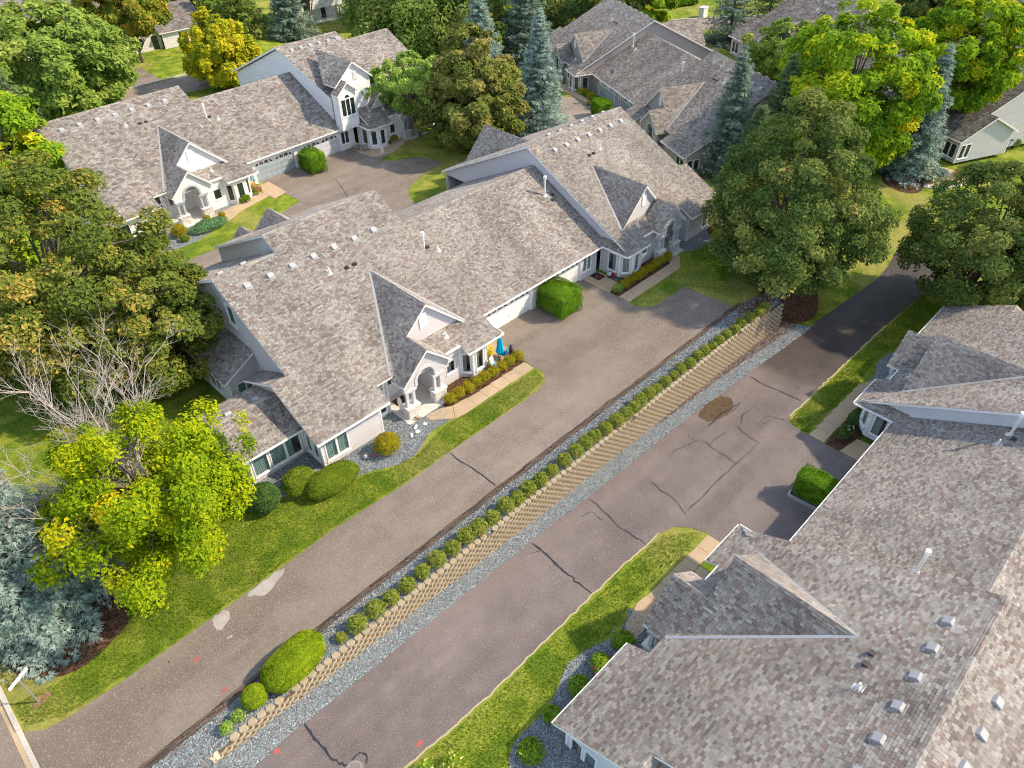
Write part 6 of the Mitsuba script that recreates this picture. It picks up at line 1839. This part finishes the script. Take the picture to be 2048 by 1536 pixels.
x, y = loc2(13.65, -0.55)
put(thing('patio_table', 'small dark side table under the pumpkin', 'table') + '__top', MB().tube([(x, y, .5), (x, y, .54)], .25, 16, (0.08, 0.08, 0.08)).tube([(x, y, .05), (x, y, .5)], .03, 8, (0.08, 0.08, 0.08)), 'mat_paint')
pumpkin('orange pumpkin on the small table between two patio chairs', x, y, .54, .2)
x, y = loc2(16.35, -1.9)
pumpkin('orange pumpkin at the corner of the two storey house bay', x, y, .05, .27)
x, y = loc2(16.0, -2.05)
pumpkin('white pumpkin beside the orange one at the bay corner', x, y, .05, .24, (0.72, 0.66, 0.6))
x, y = loc2(14.95, -3.4)
gk = thing('garden_statue', 'white seated garden statue on the two storey house patio edge', 'statue')
put(gk + '__figure', MB().ico((x, y, .2), (.17, .17, .2), 3, (0.75, 0.73, 0.7), .2, 5).ico((x, y, .46), (.11, .11, .2), 3, (0.75, 0.73, 0.7), .15, 6).ico((x + .01, y, .74), (.085, .085, .1), 3, (0.77, 0.75, 0.72)).tube([(x - .1, y, .55), (x - .15, y - .1, .35), (x - .05, y - .17, .3)], .035, 7, (0.75, 0.73, 0.7)).tube([(x + .1, y, .55), (x + .15, y - .1, .35), (x + .05, y - .17, .3)], .035, 7, (0.75, 0.73, 0.7)), 'mat_matte', smooth=True)
put(gk + '__plinth', MB().box(x - .2, x + .2, y - .2, y + .2, .05, .1, (0.5, 0.5, 0.5)), 'mat_matte')

# grey house patio
armchair('patio_chair', 'white plastic armchair beside the grey house garage', 80.0, 61.8, -2.15, -20, (0.8, 0.8, 0.82), (0.8, 0.8, 0.82), True)
armchair('patio_chair', 'brown chair beside the grey house right hand porch', 70.6, 43.9, -2.15, 60, (0.16, 0.07, 0.05), (0.18, 0.08, 0.06), True)
wk_ = thing('side_table', 'small white plastic table left of the white armchair', 'table')
put(wk_ + '__top', MB().box(79.2, 79.7, 62.5, 63.0, -1.75, -1.71, (0.8, 0.8, 0.82)), 'mat_paint')
for dx in (79.25, 79.65):
    for dy in (62.55, 62.95):
        put(wk_ + '__leg', MB().box(dx - .025, dx + .025, dy - .025, dy + .025, -2.2, -1.75, (0.8, 0.8, 0.82)), 'mat_paint')
pk = thing('raised_planter', 'dark raised planter of orange and yellow flowers by the grey house drive', 'planter')
put(pk + '__box', MB().box(77.6, 79.2, 61.7, 62.4, -1.75, -1.4, (0.06, 0.06, 0.07)), 'mat_matte')
for dx in (77.68, 79.12):
    for dy in (61.78, 62.32):
        put(pk + '__leg', MB().box(dx - .04, dx + .04, dy - .04, dy + .04, -2.2, -1.75, (0.05, 0.05, 0.06)), 'mat_matte')
rg = np.random.default_rng(31)
m = MB(); d = np.column_stack([rg.uniform(77.6, 79.2, 500), rg.uniform(61.7, 62.4, 500), rg.uniform(-1.4, -1.0, 500)])
leaves(m, d, unit_rand(rg, 500) * .5 + [0, 0, .7], .09 * rg.uniform(.6, 1.2, 500), np.where(rg.random((500, 1)) < .5, [[0.5, 0.16, 0.05]], [[0.35, 0.3, 0.03]]), rg)
put(pk + '__flowers', m, 'mat_leaf')
pot('flower_pot', 'yellow green potted plant at the end of the grey house path', 78.3, 63.6, -2.15, .22, .28, (0.2, 0.12, 0.08), 'gold', 9, None, .4)
# satellite dish on the grey house roof
X4 = M4(-115, (82.1, 66.2, -2.2))
q = X4 @ [4.0, 0.9, 3.17, 1]
dk = thing('satellite_dish', 'grey satellite dish on the eave of the grey twin house', 'satellite dish')
put(dk + '__mast', MB().tube([tuple(q[:3]), (q[0], q[1], q[2] + .75)], .04, 7, (0.6, 0.6, 0.6)), 'mat_metal')
v, f = [], []
for i in range(5):
    for j in range(18):
        t = 2 * math.pi * j / 18; r = .36 * i / 4
        v.append((q[0] - .12 + .7 * r * r, q[1] + r * math.cos(t), q[2] + .95 + r * math.sin(t)))
for i in range(4):
    for j in range(18):
        f.append([i * 18 + j, i * 18 + (j + 1) % 18, (i + 1) * 18 + (j + 1) % 18, (i + 1) * 18 + j])
put(dk + '__dish', MB().add(v, f, (0.22, 0.23, 0.24)), 'mat_paint', smooth=True)
put(dk + '__arm', MB().tube([(q[0] - .1, q[1], q[2] + .65), (q[0] + .4, q[1], q[2] + .85)], .02, 6, (0.4, 0.4, 0.4)), 'mat_metal')

# utility box, far lamp posts
put(thing('utility_box', 'white utility cabinet on the lawn beyond the far street', 'cabinet') + '__cabinet', MB().box(126.0, 127.4, 76.8, 77.8, -2.3, -0.6, (0.62, 0.62, 0.58)).box(125.9, 127.5, 76.7, 77.9, -0.6, -0.5, (0.66, 0.66, 0.62)), 'mat_paint')
for x, y, l in ((121.3, 82.6, 'thin dark post on the lawn beyond the far street'), (112.8, 70.6, 'thin dark post beside the drive behind the grey house')):
    k = thing('lamp_post', l, 'post')
    put(k + '__post', MB().tube([(x, y, -2.3), (x, y, .0)], .05, 7, (0.08, 0.09, 0.08)), 'mat_paint')
    put(k + '__head', MB().box(x - .12, x + .12, y - .12, y + .12, 0, .3, (0.25, 0.25, 0.22)), 'mat_paint')
bk = thing('bird_feeder', 'dark bird feeder pole on the lawn near the gabled bay', 'bird feeder')
put(bk + '__pole', MB().tube([(101.2, 17.5, -2.7), (101.2, 17.5, -1.0)], .04, 7, (0.05, 0.07, 0.08)), 'mat_paint')
put(bk + '__tray', MB().tube([(101.2, 17.5, -1.05), (101.2, 17.5, -.95)], .3, 12, (0.07, 0.10, 0.11)), 'mat_paint')
